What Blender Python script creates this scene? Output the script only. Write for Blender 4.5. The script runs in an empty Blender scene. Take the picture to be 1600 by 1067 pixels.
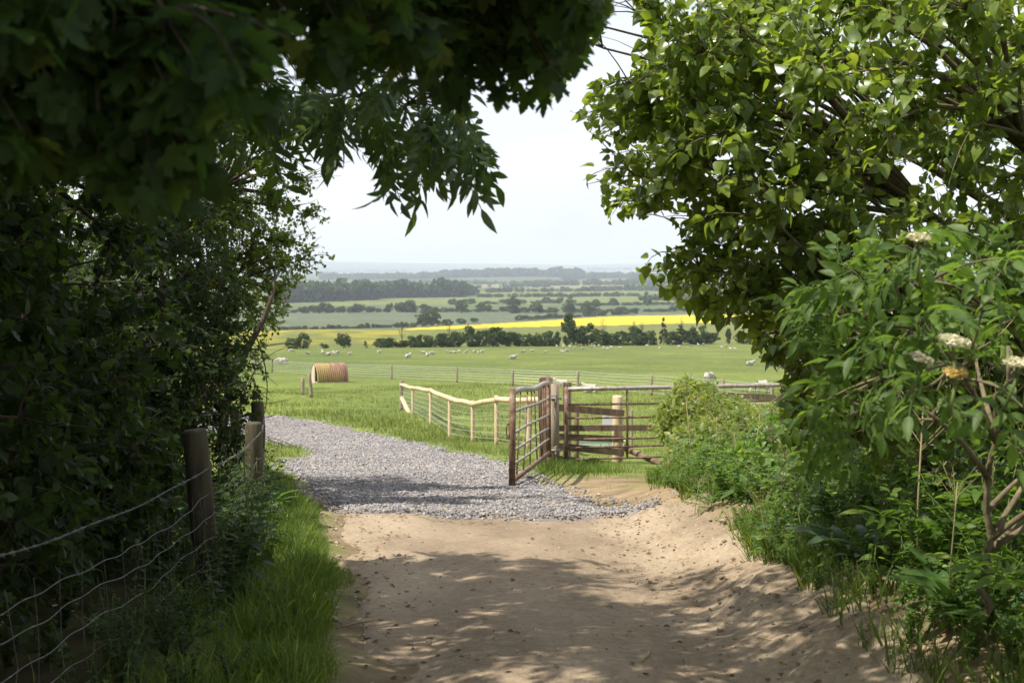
import bpy, bmesh, math, random
import numpy as np
from math import radians as R
from mathutils import Vector, Matrix
sc = bpy.context.scene
col = sc.collection
random.seed(5)
rng = np.random.default_rng(7)

# ------------------------------------------------------------------ camera, sky, sun, exposure
EYE = 1.6
HAZE = 1.3e-4
F = 1900.0                      # focal length in pixels of the 1600 px wide photograph
PITCH = math.atan(118.0 / F)
cam_d = bpy.data.cameras.new('camera')
cam_d.sensor_width = 36.0
cam_d.lens = 36.0 * F / 1600.0
cam_d.clip_start = 0.05
cam_d.clip_end = 60000
cam_d.dof.use_dof = True
cam_d.dof.focus_distance = 9.5
cam_d.dof.aperture_fstop = 5.4
cam = bpy.data.objects.new('camera', cam_d)
col.objects.link(cam)
cam.location = (0, 0, EYE)
cam.rotation_euler = (math.pi / 2 - PITCH, 0, 0)
sc.camera = cam

SUN_EL = R(57)
SUN_DIR = np.array([-0.90, -0.34, 0.0])
SUN_DIR /= np.linalg.norm(SUN_DIR)
SUN_DIR = np.array([SUN_DIR[0] * math.cos(SUN_EL), SUN_DIR[1] * math.cos(SUN_EL), math.sin(SUN_EL)])   # towards the sun
sun_d = bpy.data.lights.new('sun', 'SUN')
sun_d.energy = 5.0
sun_d.angle = R(0.53)
sun_d.color = (1.0, 0.94, 0.84)
sun = bpy.data.objects.new('sun', sun_d)
col.objects.link(sun)
sun.rotation_euler = Vector(SUN_DIR).to_track_quat('Z', 'Y').to_euler()

world = bpy.data.worlds.new('World')
sc.world = world
world.use_nodes = True
wn, wl = world.node_tree.nodes, world.node_tree.links
wn.clear()
w_out = wn.new('ShaderNodeOutputWorld')
w_bg = wn.new('ShaderNodeBackground')
w_bg.inputs['Strength'].default_value = 0.095
w_sky = wn.new('ShaderNodeTexSky')
w_sky.sky_type = 'NISHITA'
w_sky.sun_disc = False
w_sky.sun_elevation = SUN_EL
w_sky.sun_rotation = math.atan2(SUN_DIR[0], SUN_DIR[1])
w_sky.altitude = 50
w_sky.air_density = 1.0
w_sky.dust_density = 2.0
w_tc = wn.new('ShaderNodeTexCoord')
w_map = wn.new('ShaderNodeMapping')
w_map.inputs['Scale'].default_value = (1.0, 1.0, 4.0)
w_noise = wn.new('ShaderNodeTexNoise')
w_noise.inputs['Scale'].default_value = 4.0
w_noise.inputs['Detail'].default_value = 7
w_noise.inputs['Roughness'].default_value = 0.55
w_ramp = wn.new('ShaderNodeValToRGB')
w_ramp.color_ramp.elements[0].position = 0.36
w_ramp.color_ramp.elements[0].color = (0.72, 0.72, 0.72, 1)
w_ramp.color_ramp.elements[1].position = 0.68
w_ramp.color_ramp.elements[1].color = (0.92, 0.92, 0.92, 1)
w_mix = wn.new('ShaderNodeMixRGB')
w_mix.inputs['Color2'].default_value = (7.3, 7.6, 8.2, 1)     # thin bright cloud
wl.new(w_tc.outputs['Generated'], w_map.inputs['Vector'])
wl.new(w_map.outputs['Vector'], w_noise.inputs['Vector'])
wl.new(w_noise.outputs['Fac'], w_ramp.inputs['Fac'])
wl.new(w_ramp.outputs['Color'], w_mix.inputs['Fac'])
wl.new(w_sky.outputs['Color'], w_mix.inputs['Color1'])
wl.new(w_mix.outputs['Color'], w_bg.inputs['Color'])
wl.new(w_bg.outputs['Background'], w_out.inputs['Surface'])

sc.view_settings.view_transform = 'Standard'
sc.view_settings.look = 'None'
sc.view_settings.exposure = 0.7
sc.view_settings.gamma = 1.0
sc.view_settings.use_curve_mapping = False
sc.cycles.max_bounces = 10
sc.cycles.transmission_bounces = 6
sc.cycles.volume_bounces = 0
sc.cycles.use_denoising = True

# ------------------------------------------------------------------ helpers
def tag(o, label=None, cat=None, group=None, kind=None):
    if label: o['label'] = label
    if cat: o['category'] = cat
    if group: o['group'] = group
    if kind: o['kind'] = kind
    return o

def empty(name, loc=(0, 0, 0)):
    o = bpy.data.objects.new(name, None)
    o.empty_display_size = 0.2
    col.objects.link(o)
    o.location = loc
    return o

def np_obj(name, V, T, mat, parent=None, smooth=True, mats=None, mat_idx=None):
    """triangle (or quad) soup -> one mesh object; when parented, V is in the parent's local space"""
    V = np.asarray(V, np.float32); T = np.asarray(T, np.int32)
    k = T.shape[1]
    me = bpy.data.meshes.new(name)
    me.vertices.add(len(V)); me.vertices.foreach_set('co', V.ravel())
    me.loops.add(T.size); me.loops.foreach_set('vertex_index', T.ravel())
    me.polygons.add(len(T))
    me.polygons.foreach_set('loop_start', np.arange(0, T.size, k, dtype=np.int32))
    me.polygons.foreach_set('loop_total', np.full(len(T), k, np.int32))
    me.polygons.foreach_set('use_smooth', np.full(len(T), smooth, bool))
    if mats:
        for m in mats: me.materials.append(m)
        me.polygons.foreach_set('material_index', np.asarray(mat_idx, np.int32))
    else:
        me.materials.append(mat)
    me.update(calc_edges=True)
    o = bpy.data.objects.new(name, me)
    col.objects.link(o)
    if parent is not None: o.parent = parent
    return o

class Geo:
    """collects pieces (verts, tris) into one mesh"""
    def __init__(s): s.V = []; s.T = []; s.n = 0
    def add(s, V, T):
        V = np.asarray(V, float).reshape(-1, 3); T = np.asarray(T, int)
        if T.shape[1] == 4:
            T = np.concatenate([T[:, [0, 1, 2]], T[:, [0, 2, 3]]])
        s.V.append(V); s.T.append(T + s.n); s.n += len(V)
        return s
    def tube(s, pts, r, sides=8, cap=True):
        P = np.asarray(pts, float)[None]
        rr = np.broadcast_to(np.asarray(r, float), (P.shape[1],))[None]
        s.add(*tubes(P, rr, sides, cap)); return s
    def box(s, c, size, rot=None):
        v = np.array([[x, y, z] for x in (-.5, .5) for y in (-.5, .5) for z in (-.5, .5)]) * np.asarray(size, float)
        if rot is not None: v = v @ np.asarray(rot, float).T
        v = v + np.asarray(c, float)
        s.add(v, [[0, 1, 3, 2], [4, 6, 7, 5], [0, 4, 5, 1], [2, 3, 7, 6], [0, 2, 6, 4], [1, 5, 7, 3]]); return s
    def beam(s, a, b, w, h, up=(0, 0, 1)):
        a = np.asarray(a, float); b = np.asarray(b, float)
        y = b - a; L = np.linalg.norm(y); y /= L
        x = np.cross(y, up); x /= np.linalg.norm(x); z = np.cross(x, y)
        s.box((a + b) / 2, (w, L, h), np.stack([x, y, z], 1)); return s
    def build(s, name, mat, parent=None, smooth=False, origin=None):
        V = np.concatenate(s.V)
        if origin is not None: V = V - np.asarray(origin)
        return np_obj(name, V, np.concatenate(s.T), mat, parent, smooth)

def nrm(a):
    return a / np.maximum(np.linalg.norm(a, axis=-1, keepdims=True), 1e-9)

def tubes(P, RR, sides=5, cap=False):
    """P (N,n,3) polylines, RR (N,n) radii"""
    P = np.asarray(P, float); N, n, _ = P.shape
    tan = np.gradient(P, axis=1); tan = nrm(tan)
    ref = np.zeros((N, 1, 3)); ref[..., 2] = 1.0
    m = np.abs(nrm(P[:, -1] - P[:, 0])[:, 2]) > 0.8
    ref[m] = np.array([1.0, 0.13, 0.0])
    u = nrm(np.cross(tan, np.broadcast_to(ref, tan.shape))); w = np.cross(tan, u)
    a = np.arange(sides) * 2 * math.pi / sides
    ring = u[:, :, None] * np.cos(a)[None, None, :, None] + w[:, :, None] * np.sin(a)[None, None, :, None]
    V = P[:, :, None] + ring * RR[:, :, None, None]
    idx = np.arange(N * n * sides).reshape(N, n, sides)
    A = idx[:, :-1]; B = idx[:, 1:]
    A2 = np.roll(A, -1, 2); B2 = np.roll(B, -1, 2)
    T = np.concatenate([np.stack([A, A2, B2], -1).reshape(-1, 3), np.stack([A, B2, B], -1).reshape(-1, 3)])
    V = V.reshape(-1, 3)
    if cap:
        c0 = len(V) + np.arange(N); c1 = len(V) + N + np.arange(N)
        V = np.concatenate([V, P[:, 0], P[:, -1]])
        f = idx[:, 0]; l = idx[:, -1]
        T = np.concatenate([T, np.stack([np.roll(f, -1, 1), f, np.repeat(c0[:, None], sides, 1)], -1).reshape(-1, 3),
                            np.stack([l, np.roll(l, -1, 1), np.repeat(c1[:, None], sides, 1)], -1).reshape(-1, 3)])
    return V, T

def bez(a, c, b, t):
    t = np.asarray(t)[..., None]
    return (1 - t) ** 2 * a + 2 * t * (1 - t) * c + t * t * b
def bez_d(a, c, b, t):
    t = np.asarray(t)[..., None]
    return 2 * (1 - t) * (c - a) + 2 * t * (b - c)

cp, sp = math.cos(PITCH), math.sin(PITCH)
def project(P):
    """world -> pixel of the 1600x1067 photograph and distance ahead"""
    P = np.asarray(P, float)
    x, y, z = P[..., 0], P[..., 1], P[..., 2] - EYE
    d = y * cp - z * sp
    v = y * sp + z * cp
    dd = np.maximum(d, 1e-3)
    return 800 + F * x / dd, 533.5 - F * v / dd, d
def at(px, py, Y):
    """the point at forward distance Y seen at pixel px,py"""
    u = (px - 800) / F; v = (533.5 - py) / F
    dy = cp + v * sp; dz = v * cp - sp
    return np.array([u / dy * Y, Y, EYE + dz / dy * Y])
def in_poly(x, y, poly):
    x = np.asarray(x, float); y = np.asarray(y, float)
    r = np.zeros(np.broadcast(x, y).shape, bool)
    p = np.asarray(poly, float); q = np.roll(p, -1, 0)
    for (x0, y0), (x1, y1) in zip(p, q):
        if y0 == y1: continue
        c = (y0 > y) != (y1 > y)
        r ^= c & (x < (x1 - x0) * (y - y0) / (y1 - y0) + x0)
    return r
def poly_sd(x, y, poly):
    """signed distance, positive inside"""
    p = np.asarray(poly, float); q = np.roll(p, -1, 0)
    d = np.full(np.shape(x), 1e9)
    for a, b in zip(p, q):
        e = b - a; L = (e * e).sum()
        t = np.clip(((x - a[0]) * e[0] + (y - a[1]) * e[1]) / L, 0, 1)
        d = np.minimum(d, np.hypot(x - a[0] - t * e[0], y - a[1] - t * e[1]))
    return np.where(in_poly(x, y, poly), d, -d)
def vnoise(x, y, seed=0):
    """smooth value noise, about -1..1"""
    x = np.asarray(x, float); y = np.asarray(y, float)
    xi = np.floor(x).astype(np.int64); yi = np.floor(y).astype(np.int64)
    fx = x - xi; fy = y - yi
    fx = fx * fx * (3 - 2 * fx); fy = fy * fy * (3 - 2 * fy)
    def h(a, b):
        v = (a * 374761393 + b * 668265263 + seed * 974634719) & 0xffffffff
        v = ((v ^ (v >> 13)) * 1274126177) & 0xffffffff
        return ((v ^ (v >> 16)) & 0xffff) / 32767.5 - 1
    return (h(xi, yi) * (1 - fx) + h(xi + 1, yi) * fx) * (1 - fy) + (h(xi, yi + 1) * (1 - fx) + h(xi + 1, yi + 1) * fx) * fy
def fbm(x, y, seed=0, o=3):
    return sum(vnoise(x * 2 ** k, y * 2 ** k, seed + k) / 2 ** k for k in range(o))
def sstep(a, b, x):
    t = np.clip((x - a) / (b - a), 0, 1); return t * t * (3 - 2 * t)

# ------------------------------------------------------------------ materials
def new_mat(name):
    m = bpy.data.materials.new(name); m.use_nodes = True
    nt = m.node_tree; nt.nodes.clear()
    return m, nt.nodes, nt.links
def noise_node(n, l, scale, detail=4, rough=0.55, vec=None, coord='Object', stretch=None):
    tc = n.new('ShaderNodeTexCoord')
    tx = n.new('ShaderNodeTexNoise'); tx.inputs['Scale'].default_value = scale
    tx.inputs['Detail'].default_value = detail; tx.inputs['Roughness'].default_value = rough
    if stretch:
        mp = n.new('ShaderNodeMapping'); mp.inputs['Scale'].default_value = stretch
        l.new(tc.outputs[coord], mp.inputs['Vector']); l.new(mp.outputs['Vector'], tx.inputs['Vector'])
    else:
        l.new(tc.outputs[coord], tx.inputs['Vector'])
    return tx
def ramp(n, l, src, stops):
    r = n.new('ShaderNodeValToRGB'); e = r.color_ramp.elements
    while len(e) < len(stops): e.new(0.5)
    for k, (p, c) in enumerate(stops):
        e[k].position = p; e[k].color = (*c, 1)
    l.new(src, r.inputs['Fac']); return r
def surf(name, stops, scale=6, rough=0.8, detail=5, bump=0.3, bdist=0.01, metallic=0.0, stretch=None, coord='Object', spec=0.3, bscale=None):
    m, n, l = new_mat(name)
    o = n.new('ShaderNodeOutputMaterial'); b = n.new('ShaderNodeBsdfPrincipled')
    tx = noise_node(n, l, scale, detail, stretch=stretch, coord=coord)
    r = ramp(n, l, tx.outputs['Fac'], stops)
    l.new(r.outputs['Color'], b.inputs['Base Color'])
    b.inputs['Roughness'].default_value = rough; b.inputs['Metallic'].default_value = metallic
    b.inputs['Specular IOR Level'].default_value = spec
    if bump:
        bt = noise_node(n, l, bscale or scale * 3, detail, stretch=stretch, coord=coord)
        bp = n.new('ShaderNodeBump'); bp.inputs['Strength'].default_value = bump; bp.inputs['Distance'].default_value = bdist
        l.new(bt.outputs['Fac'], bp.inputs['Height']); l.new(bp.outputs['Normal'], b.inputs['Normal'])
    l.new(b.outputs['BSDF'], o.inputs['Surface'])
    return m
def leaf_mat(name, ca, cb, trans, rough=0.42, tmix=0.4, spec=0.5, cc=None, under=None):
    """leaf blade: colour varies from leaf to leaf, light passes through it"""
    m, n, l = new_mat(name)
    o = n.new('ShaderNodeOutputMaterial'); b = n.new('ShaderNodeBsdfPrincipled'); t = n.new('ShaderNodeBsdfTranslucent')
    g = n.new('ShaderNodeNewGeometry')
    stops = [(0.0, ca), (0.85, cb)] + ([(1.0, cc)] if cc else [])
    r = ramp(n, l, g.outputs['Random Per Island'], stops)
    src = r.outputs['Color']
    if under:
        mx = n.new('ShaderNodeMixRGB'); mx.inputs['Color2'].default_value = (*under, 1)
        l.new(g.outputs['Backfacing'], mx.inputs['Fac']); l.new(src, mx.inputs['Color1']); src = mx.outputs['Color']
    l.new(src, b.inputs['Base Color'])
    tx = noise_node(n, l, 38, 3, .6)          # blotches, dust and worn patches
    r2 = ramp(n, l, tx.outputs['Fac'], [(.30, (.66, .62, .60)), (.5, (1.0, 1.0, 1.0)), (.72, (1.18, 1.14, 1.05))])
    mb = n.new('ShaderNodeMixRGB'); mb.blend_type = 'MULTIPLY'; mb.inputs['Fac'].default_value = 1
    l.new(src, mb.inputs['Color1']); l.new(r2.outputs['Color'], mb.inputs['Color2'])
    l.new(mb.outputs['Color'], b.inputs['Base Color'])
    b.inputs['Roughness'].default_value = rough; b.inputs['Specular IOR Level'].default_value = spec
    mul = n.new('ShaderNodeMixRGB'); mul.blend_type = 'MULTIPLY'; mul.inputs['Fac'].default_value = 1
    mul.inputs['Color2'].default_value = (*trans, 1)
    l.new(r.outputs['Color'], mul.inputs['Color1']); l.new(mul.outputs['Color'], t.inputs['Color'])
    mix = n.new('ShaderNodeMixShader'); mix.inputs['Fac'].default_value = tmix
    l.new(b.outputs['BSDF'], mix.inputs[1]); l.new(t.outputs['BSDF'], mix.inputs[2])
    l.new(mix.outputs['Shader'], o.inputs['Surface'])
    return m

M = {}
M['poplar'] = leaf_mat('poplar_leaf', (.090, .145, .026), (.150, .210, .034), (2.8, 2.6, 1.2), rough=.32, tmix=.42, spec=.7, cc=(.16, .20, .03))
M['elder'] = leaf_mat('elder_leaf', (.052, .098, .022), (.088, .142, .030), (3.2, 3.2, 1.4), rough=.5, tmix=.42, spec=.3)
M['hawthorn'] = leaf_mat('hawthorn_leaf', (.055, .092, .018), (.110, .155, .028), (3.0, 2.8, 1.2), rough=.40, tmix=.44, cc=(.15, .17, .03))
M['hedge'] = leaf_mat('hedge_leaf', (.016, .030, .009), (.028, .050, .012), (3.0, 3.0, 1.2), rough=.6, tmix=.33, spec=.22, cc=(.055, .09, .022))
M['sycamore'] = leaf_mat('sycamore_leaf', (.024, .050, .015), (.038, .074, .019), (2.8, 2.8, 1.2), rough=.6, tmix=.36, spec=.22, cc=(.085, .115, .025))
M['ash'] = leaf_mat('ash_leaf', (.035, .065, .015), (.055, .095, .020), (3.0, 3.0, 1.2), rough=.45, tmix=.36)
M['bramble'] = leaf_mat('bramble_leaf', (.085, .130, .024), (.15, .20, .038), (2.8, 2.5, 1.2), rough=.45, tmix=.4, cc=(.20, .20, .05))
M['weed'] = leaf_mat('weed_leaf', (.055, .110, .020), (.095, .165, .030), (3.0, 2.9, 1.2), rough=.5, tmix=.42, cc=(.15, .20, .05))
M['weed_shade_tint'] = leaf_mat('weed_leaf_shade_tint', (.022, .042, .011), (.036, .066, .016), (3.0, 2.9, 1.2), rough=.6, tmix=.38, spec=.25)  # weed leaf darkened, shade of the left side painted into its colour
M['dock'] = leaf_mat('dock_leaf', (.050, .105, .035), (.07, .13, .04), (2.8, 2.8, 1.2), rough=.5, tmix=.35)
M['grass'] = leaf_mat('grass_blade', (.056, .102, .018), (.094, .148, .028), (2.4, 2.3, 1.0), rough=.55, tmix=.38, spec=.3, cc=(.24, .25, .07))
M['meadow'] = leaf_mat('meadow_blade', (.110, .150, .036), (.165, .205, .055), (1.7, 1.6, 1.0), rough=.55, tmix=.4, spec=.25, cc=(.21, .23, .07))
M['flower'] = surf('elder_flower', [(.3, (.56, .54, .34)), (.7, (.74, .71, .52))], 40, .8, bump=0)
M['old_flower'] = surf('fading_elder_flower', [(.3, (.50, .36, .10)), (.7, (.62, .48, .18))], 40, .8, bump=0)
M['stem'] = surf('green_stem', [(.3, (.08, .13, .03)), (.7, (.15, .19, .05))], 10, .6, bump=0)
M['drystem'] = surf('dry_stem', [(.3, (.22, .18, .09)), (.7, (.34, .29, .15))], 10, .8, bump=0)
M['bark'] = surf('bark', [(.3, (.035, .026, .018)), (.55, (.085, .066, .045)), (.8, (.14, .12, .08))], 9, .9, bump=.6, bdist=.02, stretch=(1, 1, .3))
M['poplar_bark'] = surf('poplar_bark', [(.3, (.07, .055, .03)), (.6, (.17, .14, .08)), (.8, (.26, .20, .08))], 14, .85, bump=.5, bdist=.01)
M['green_wood'] = surf('mossy_post_wood', [(.3, (.036, .031, .019)), (.55, (.082, .068, .04)), (.75, (.075, .082, .034))], 5, .9, bump=.5, bdist=.006, stretch=(4, 4, .6))
M['brown_wood'] = surf('brown_fence_wood', [(.3, (.10, .064, .042)), (.55, (.19, .13, .088)), (.8, (.29, .21, .15))], 4, .85, bump=.4, bdist=.005, stretch=(3, 3, 1))
M['old_wood'] = surf('weathered_wood', [(.3, (.15, .12, .08)), (.6, (.29, .24, .17)), (.8, (.38, .34, .25))], 5, .9, bump=.4, bdist=.005, stretch=(4, 4, .5))
M['new_wood'] = surf('new_pine_wood', [(.28, (.30, .20, .10)), (.45, (.50, .38, .22)), (.7, (.60, .50, .33))], 7, .8, bump=.35, bdist=.004, stretch=(3, 3, .6))
M['rust'] = surf('rusty_steel', [(.3, (.09, .05, .032)), (.5, (.17, .10, .065)), (.7, (.28, .215, .165))], 14, .75, bump=.3, bdist=.003, metallic=.1)
M['galv'] = surf('galvanised_steel', [(.34, (.22, .15, .11)), (.5, (.36, .33, .31)), (.66, (.26, .18, .13))], 11, .55, bump=.15, bdist=.002, metallic=.25)
M['wire'] = surf('fence_wire', [(.3, (.32, .32, .31)), (.7, (.52, .52, .50))], 20, .45, bump=0, metallic=.4)
M['old_wire'] = surf('weathered_barbed_wire', [(.3, (.10, .095, .09)), (.7, (.20, .19, .18))], 20, .6, bump=0, metallic=.2)
M['stone'] = None
# ------------------------------------------------------------------ the lie of the land
DROP = np.array([(-60, .9), (-20, 1.25), (0, 1.6), (5, 1.74), (7.2, 1.93), (11.8, 2.39), (15, 2.74), (20, 3.27), (28.7, 4.25), (32, 4.6), (40, 5.2),
                 (48, 5.75), (56, 6.2), (82, 7.85), (90, 8.3), (130, 10.6), (180, 13.4), (250, 17.1), (450, 25.5), (600, 31.6),
                 (900, 37), (1200, 40.2), (2000, 45), (4000, 52), (8000, 60), (40000, 75)], float)
LEFT_EDGE = [(-1.0, -8), (-.62, 3), (-.68, 5), (-.9, 6.7), (-1.25, 8.8), (-1.77, 11.4), (-3.0, 16.5), (-4.05, 21), (-4.2, 25.3), (-5.3, 28), (-6.6, 31), (-11, 37), (-30, 50)]
RIGHT_EDGE = [(-30, 62), (-12, 48), (-9.1, 45), (-6.3, 40), (-3.5, 33), (-1.6, 27), (-.45, 22.5), (.05, 19), (.55, 15.6), (1.2, 12.4), (1.62, 11.6), (1.78, 8.4), (1.76, 6.4), (1.7, 5), (1.6, 3), (1.7, -8)]
ROAD = LEFT_EDGE + RIGHT_EDGE
def drop(y):
    return np.interp(y, DROP[:, 0], DROP[:, 1])
def hills(x, y):
    h = 34 * np.exp(-((x - 30) / 420) ** 2 - ((y - 5000) / 700) ** 2)
    h = h + 14 * np.exp(-((x + 900) / 900) ** 2 - ((y - 6500) / 900) ** 2)
    far = sstep(9000, 15000, y)
    h = h + far * (95 + 26 * vnoise(x / 1700 + 3.3, y * 0, 5) + 10 * vnoise(x / 420, y * 0, 8) + 30 * sstep(0, 6000, x))
    return h
def ground_base(x, y):
    x = np.asarray(x, float); y = np.asarray(y, float)
    z = EYE - drop(y) + hills(x, y)
    # low bank to the right of the track, soft rise under the left hedge
    near = 1 - sstep(12.0, 16.0, y)
    z = z + near * (.24 * sstep(1.0, 1.9, x) + .15 * sstep(2.2, 5, x))
    z = z + near * .04 * sstep(.0, 1.2, -x - (.55 + .09 * np.clip(y, 0, 13)))
    z = z + .035 * vnoise(x * .7, y * .7, 3) * (1 - sstep(60, 120, y)) + .25 * vnoise(x / 14, y / 14, 4) * sstep(18, 50, y)
    return z
def road_sd(x, y):
    d = poly_sd(x, y, ROAD)
    return d + .16 * fbm(np.asarray(x) * 1.3, np.asarray(y) * 1.0, 21)
def ground(x, y):
    x = np.asarray(x, float); y = np.asarray(y, float)
    z = ground_base(x, y)
    m = (y > -8) & (y < 62) & (np.abs(x) < 32)
    if np.any(m):
        d = np.full(np.broadcast(x, y).shape, -9.0)
        xx = np.broadcast_to(x, d.shape); yy = np.broadcast_to(y, d.shape); mm = np.broadcast_to(m, d.shape)
        d[mm] = road_sd(xx[mm], yy[mm])
        z = z - .07 * sstep(-.25, .25, d)
    return z
def g1(x, y): return float(ground(np.array([x]), np.array([y]))[0])
def gpt(px, row):
    """where the sight line through a pixel meets the ground"""
    u = (px - 800) / F; v = (533.5 - row) / F
    dy = cp + v * sp; dz = v * cp - sp
    Y = np.concatenate([np.linspace(2, 100, 1500), np.geomspace(100, 12000, 3000)])
    zz = EYE + dz / dy * Y - ground(u / dy * Y, Y)
    k = np.argmax(zz < 0)
    if zz[k] >= 0: k = len(Y) - 1
    return np.array([u / dy * Y[k], Y[k], float(ground(np.array([u / dy * Y[k]]), Y[k:k + 1])[0])])

def spread(a, g, lim):
    out = [0.0]
    while out[-1] < lim: out.append(out[-1] + a + g * out[-1])
    return np.array(out)
xs = spread(.13, .035, 16000); xs = np.concatenate([-xs[:0:-1], xs])
ys = np.concatenate([-spread(.2, .06, 40)[:0:-1], np.arange(0, 16, .14), 16 + spread(.14, .012, 26000)])
GX, GY = np.meshgrid(xs, ys)
GZ = ground(GX, GY)
YELLOW = [(630, 515.5), (645, 513.0), (700, 509.5), (820, 503), (950, 494.5), (1075, 492), (1300, 489.5), (1800, 487), (1800, 499), (1300, 502.5), (1075, 505), (950, 508.5), (820, 510.5), (700, 514), (640, 515.5)]
def field_colour(x, y, z):
    px, row, d = project(np.stack([x, y, z], -1))
    c = np.zeros(x.shape + (3,))
    c[:] = (.145, .180, .050)
    wob = 1.5 * vnoise(px / 90, row * 0, 31)
    t = sstep(610, 575, row); c = c * (1 - t[..., None]) + np.array((.116, .145, .046)) * t[..., None]
    base = 545 - (px - 430) * .011
    def put(mask, v): c[mask] = v
    put((row < base), (.125, .140, .045))                                         # green crop beyond the hedge
    st = (row < base) & (px < 640) & (row > 513) & (fbm(px / 60, row / 2.2, 41) > .15)
    put(st, (.22, .20, .035))
    put(in_poly(px, row, YELLOW) & (row < base), (.47, .37, .03))                # oilseed rape in flower
    up = np.where(px < 620, 514.5, np.interp(px, [620, 700, 820, 950, 1075, 1300], [512.8, 509.2, 502.8, 494.3, 491.8, 489]))
    put(row < up, (.098, .118, .080))                                             # grey-green young crop
    put(row < 488 + wob, (.085, .11, .06))
    put(row < 476 + wob - (px - 800) * .004, (.125, .15, .06))
    put(row < 464 - (px - 700) * .006, (.075, .10, .04))
    blk = np.floor(px / 130 + 1.7 * np.floor(row / 5)).astype(int)
    hsh = ((blk * 2654435761 + np.floor(row / 5).astype(int) * 40503) % 997) / 997.0
    pal = .72 * np.array([(.15, .20, .075), (.10, .14, .06), (.24, .24, .12), (.13, .18, .10), (.17, .21, .06), (.09, .12, .05)])
    far = row < 459 + .7 * wob
    c[far] = pal[(hsh * 5.99).astype(int)][far]
    # bare trampled soil by the gates and at the road side
    nr = (y < 30) & (y > -40)
    m1 = np.exp(-((x - 2.0) / 1.6) ** 2 - ((y - 15.6) / 1.9) ** 2) * 1.25 + .35 * fbm(x * 1.6, y * 1.6, 51)
    rs = np.full(x.shape, -9.0); k = (y < 30) & (np.abs(x) < 12) & (y > -8)
    rs[k] = road_sd(x[k], y[k])
    m2 = np.where(x > 0, sstep(-1.0, -.45, rs + .25 * fbm(x * 2, y * 2, 55)), sstep(-.22, .0, rs)) * (1 - sstep(14, 19, y))
    m3 = sstep(.45, .95, m1 + .35 * fbm(x * 3, y * 3, 56))
    shade = (y < 13.5) & (np.abs(x) < 9)
    m = np.clip(np.maximum(m3, m2), 0, 1) * nr
    soil = np.array((.215, .162, .11))
    c = c * (1 - m[..., None]) + soil * m[..., None]
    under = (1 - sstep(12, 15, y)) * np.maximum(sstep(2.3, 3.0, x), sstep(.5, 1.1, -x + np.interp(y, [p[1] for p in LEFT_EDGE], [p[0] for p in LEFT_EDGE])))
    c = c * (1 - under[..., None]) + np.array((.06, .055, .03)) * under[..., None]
    return np.clip(c, 0, 1)
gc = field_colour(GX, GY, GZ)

m, n, l = new_mat('meadow_ground')
o = n.new('ShaderNodeOutputMaterial'); b = n.new('ShaderNodeBsdfPrincipled')
b.inputs['Roughness'].default_value = 1.0; b.inputs['Specular IOR Level'].default_value = 0.05
at_n = n.new('ShaderNodeAttribute'); at_n.attribute_name = 'land'
tx1 = noise_node(n, l, 2.2, 6, .65); tx2 = noise_node(n, l, .11, 5, .6); tx3 = noise_node(n, l, .03, 4, .6, stretch=(1, .35, 1))
r1 = ramp(n, l, tx1.outputs['Fac'], [(.28, (.52, .52, .48)), (.72, (1.42, 1.40, 1.36))])
r2 = ramp(n, l, tx2.outputs['Fac'], [(.3, (.74, .80, .80)), (.7, (1.24, 1.18, 1.1))])
r3 = ramp(n, l, tx3.outputs['Fac'], [(.3, (.82, .86, .88)), (.7, (1.15, 1.10, .98))])
src = at_n.outputs['Color']
for r_ in (r1, r2, r3):
    mu = n.new('ShaderNodeMixRGB'); mu.blend_type = 'MULTIPLY'; mu.inputs['Fac'].default_value = 1
    l.new(src, mu.inputs['Color1']); l.new(r_.outputs['Color'], mu.inputs['Color2']); src = mu.outputs['Color']
l.new(src, b.inputs['Base Color'])
bp = n.new('ShaderNodeBump'); bp.inputs['Strength'].default_value = .5; bp.inputs['Distance'].default_value = .05
l.new(tx1.outputs['Fac'], bp.inputs['Height']); l.new(bp.outputs['Normal'], b.inputs['Normal'])
l.new(b.outputs['BSDF'], o.inputs['Surface'])
M['ground'] = m

ny, nx = GX.shape
gi = np.arange(nx * ny).reshape(ny, nx)
GQ = np.stack([gi[:-1, :-1], gi[:-1, 1:], gi[1:, 1:], gi[1:, :-1]], -1).reshape(-1, 4)
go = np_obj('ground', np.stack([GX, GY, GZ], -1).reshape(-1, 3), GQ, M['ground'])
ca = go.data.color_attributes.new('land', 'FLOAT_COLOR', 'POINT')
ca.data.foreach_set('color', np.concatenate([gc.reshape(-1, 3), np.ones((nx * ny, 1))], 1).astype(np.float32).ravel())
tag(go, kind='structure')

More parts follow.
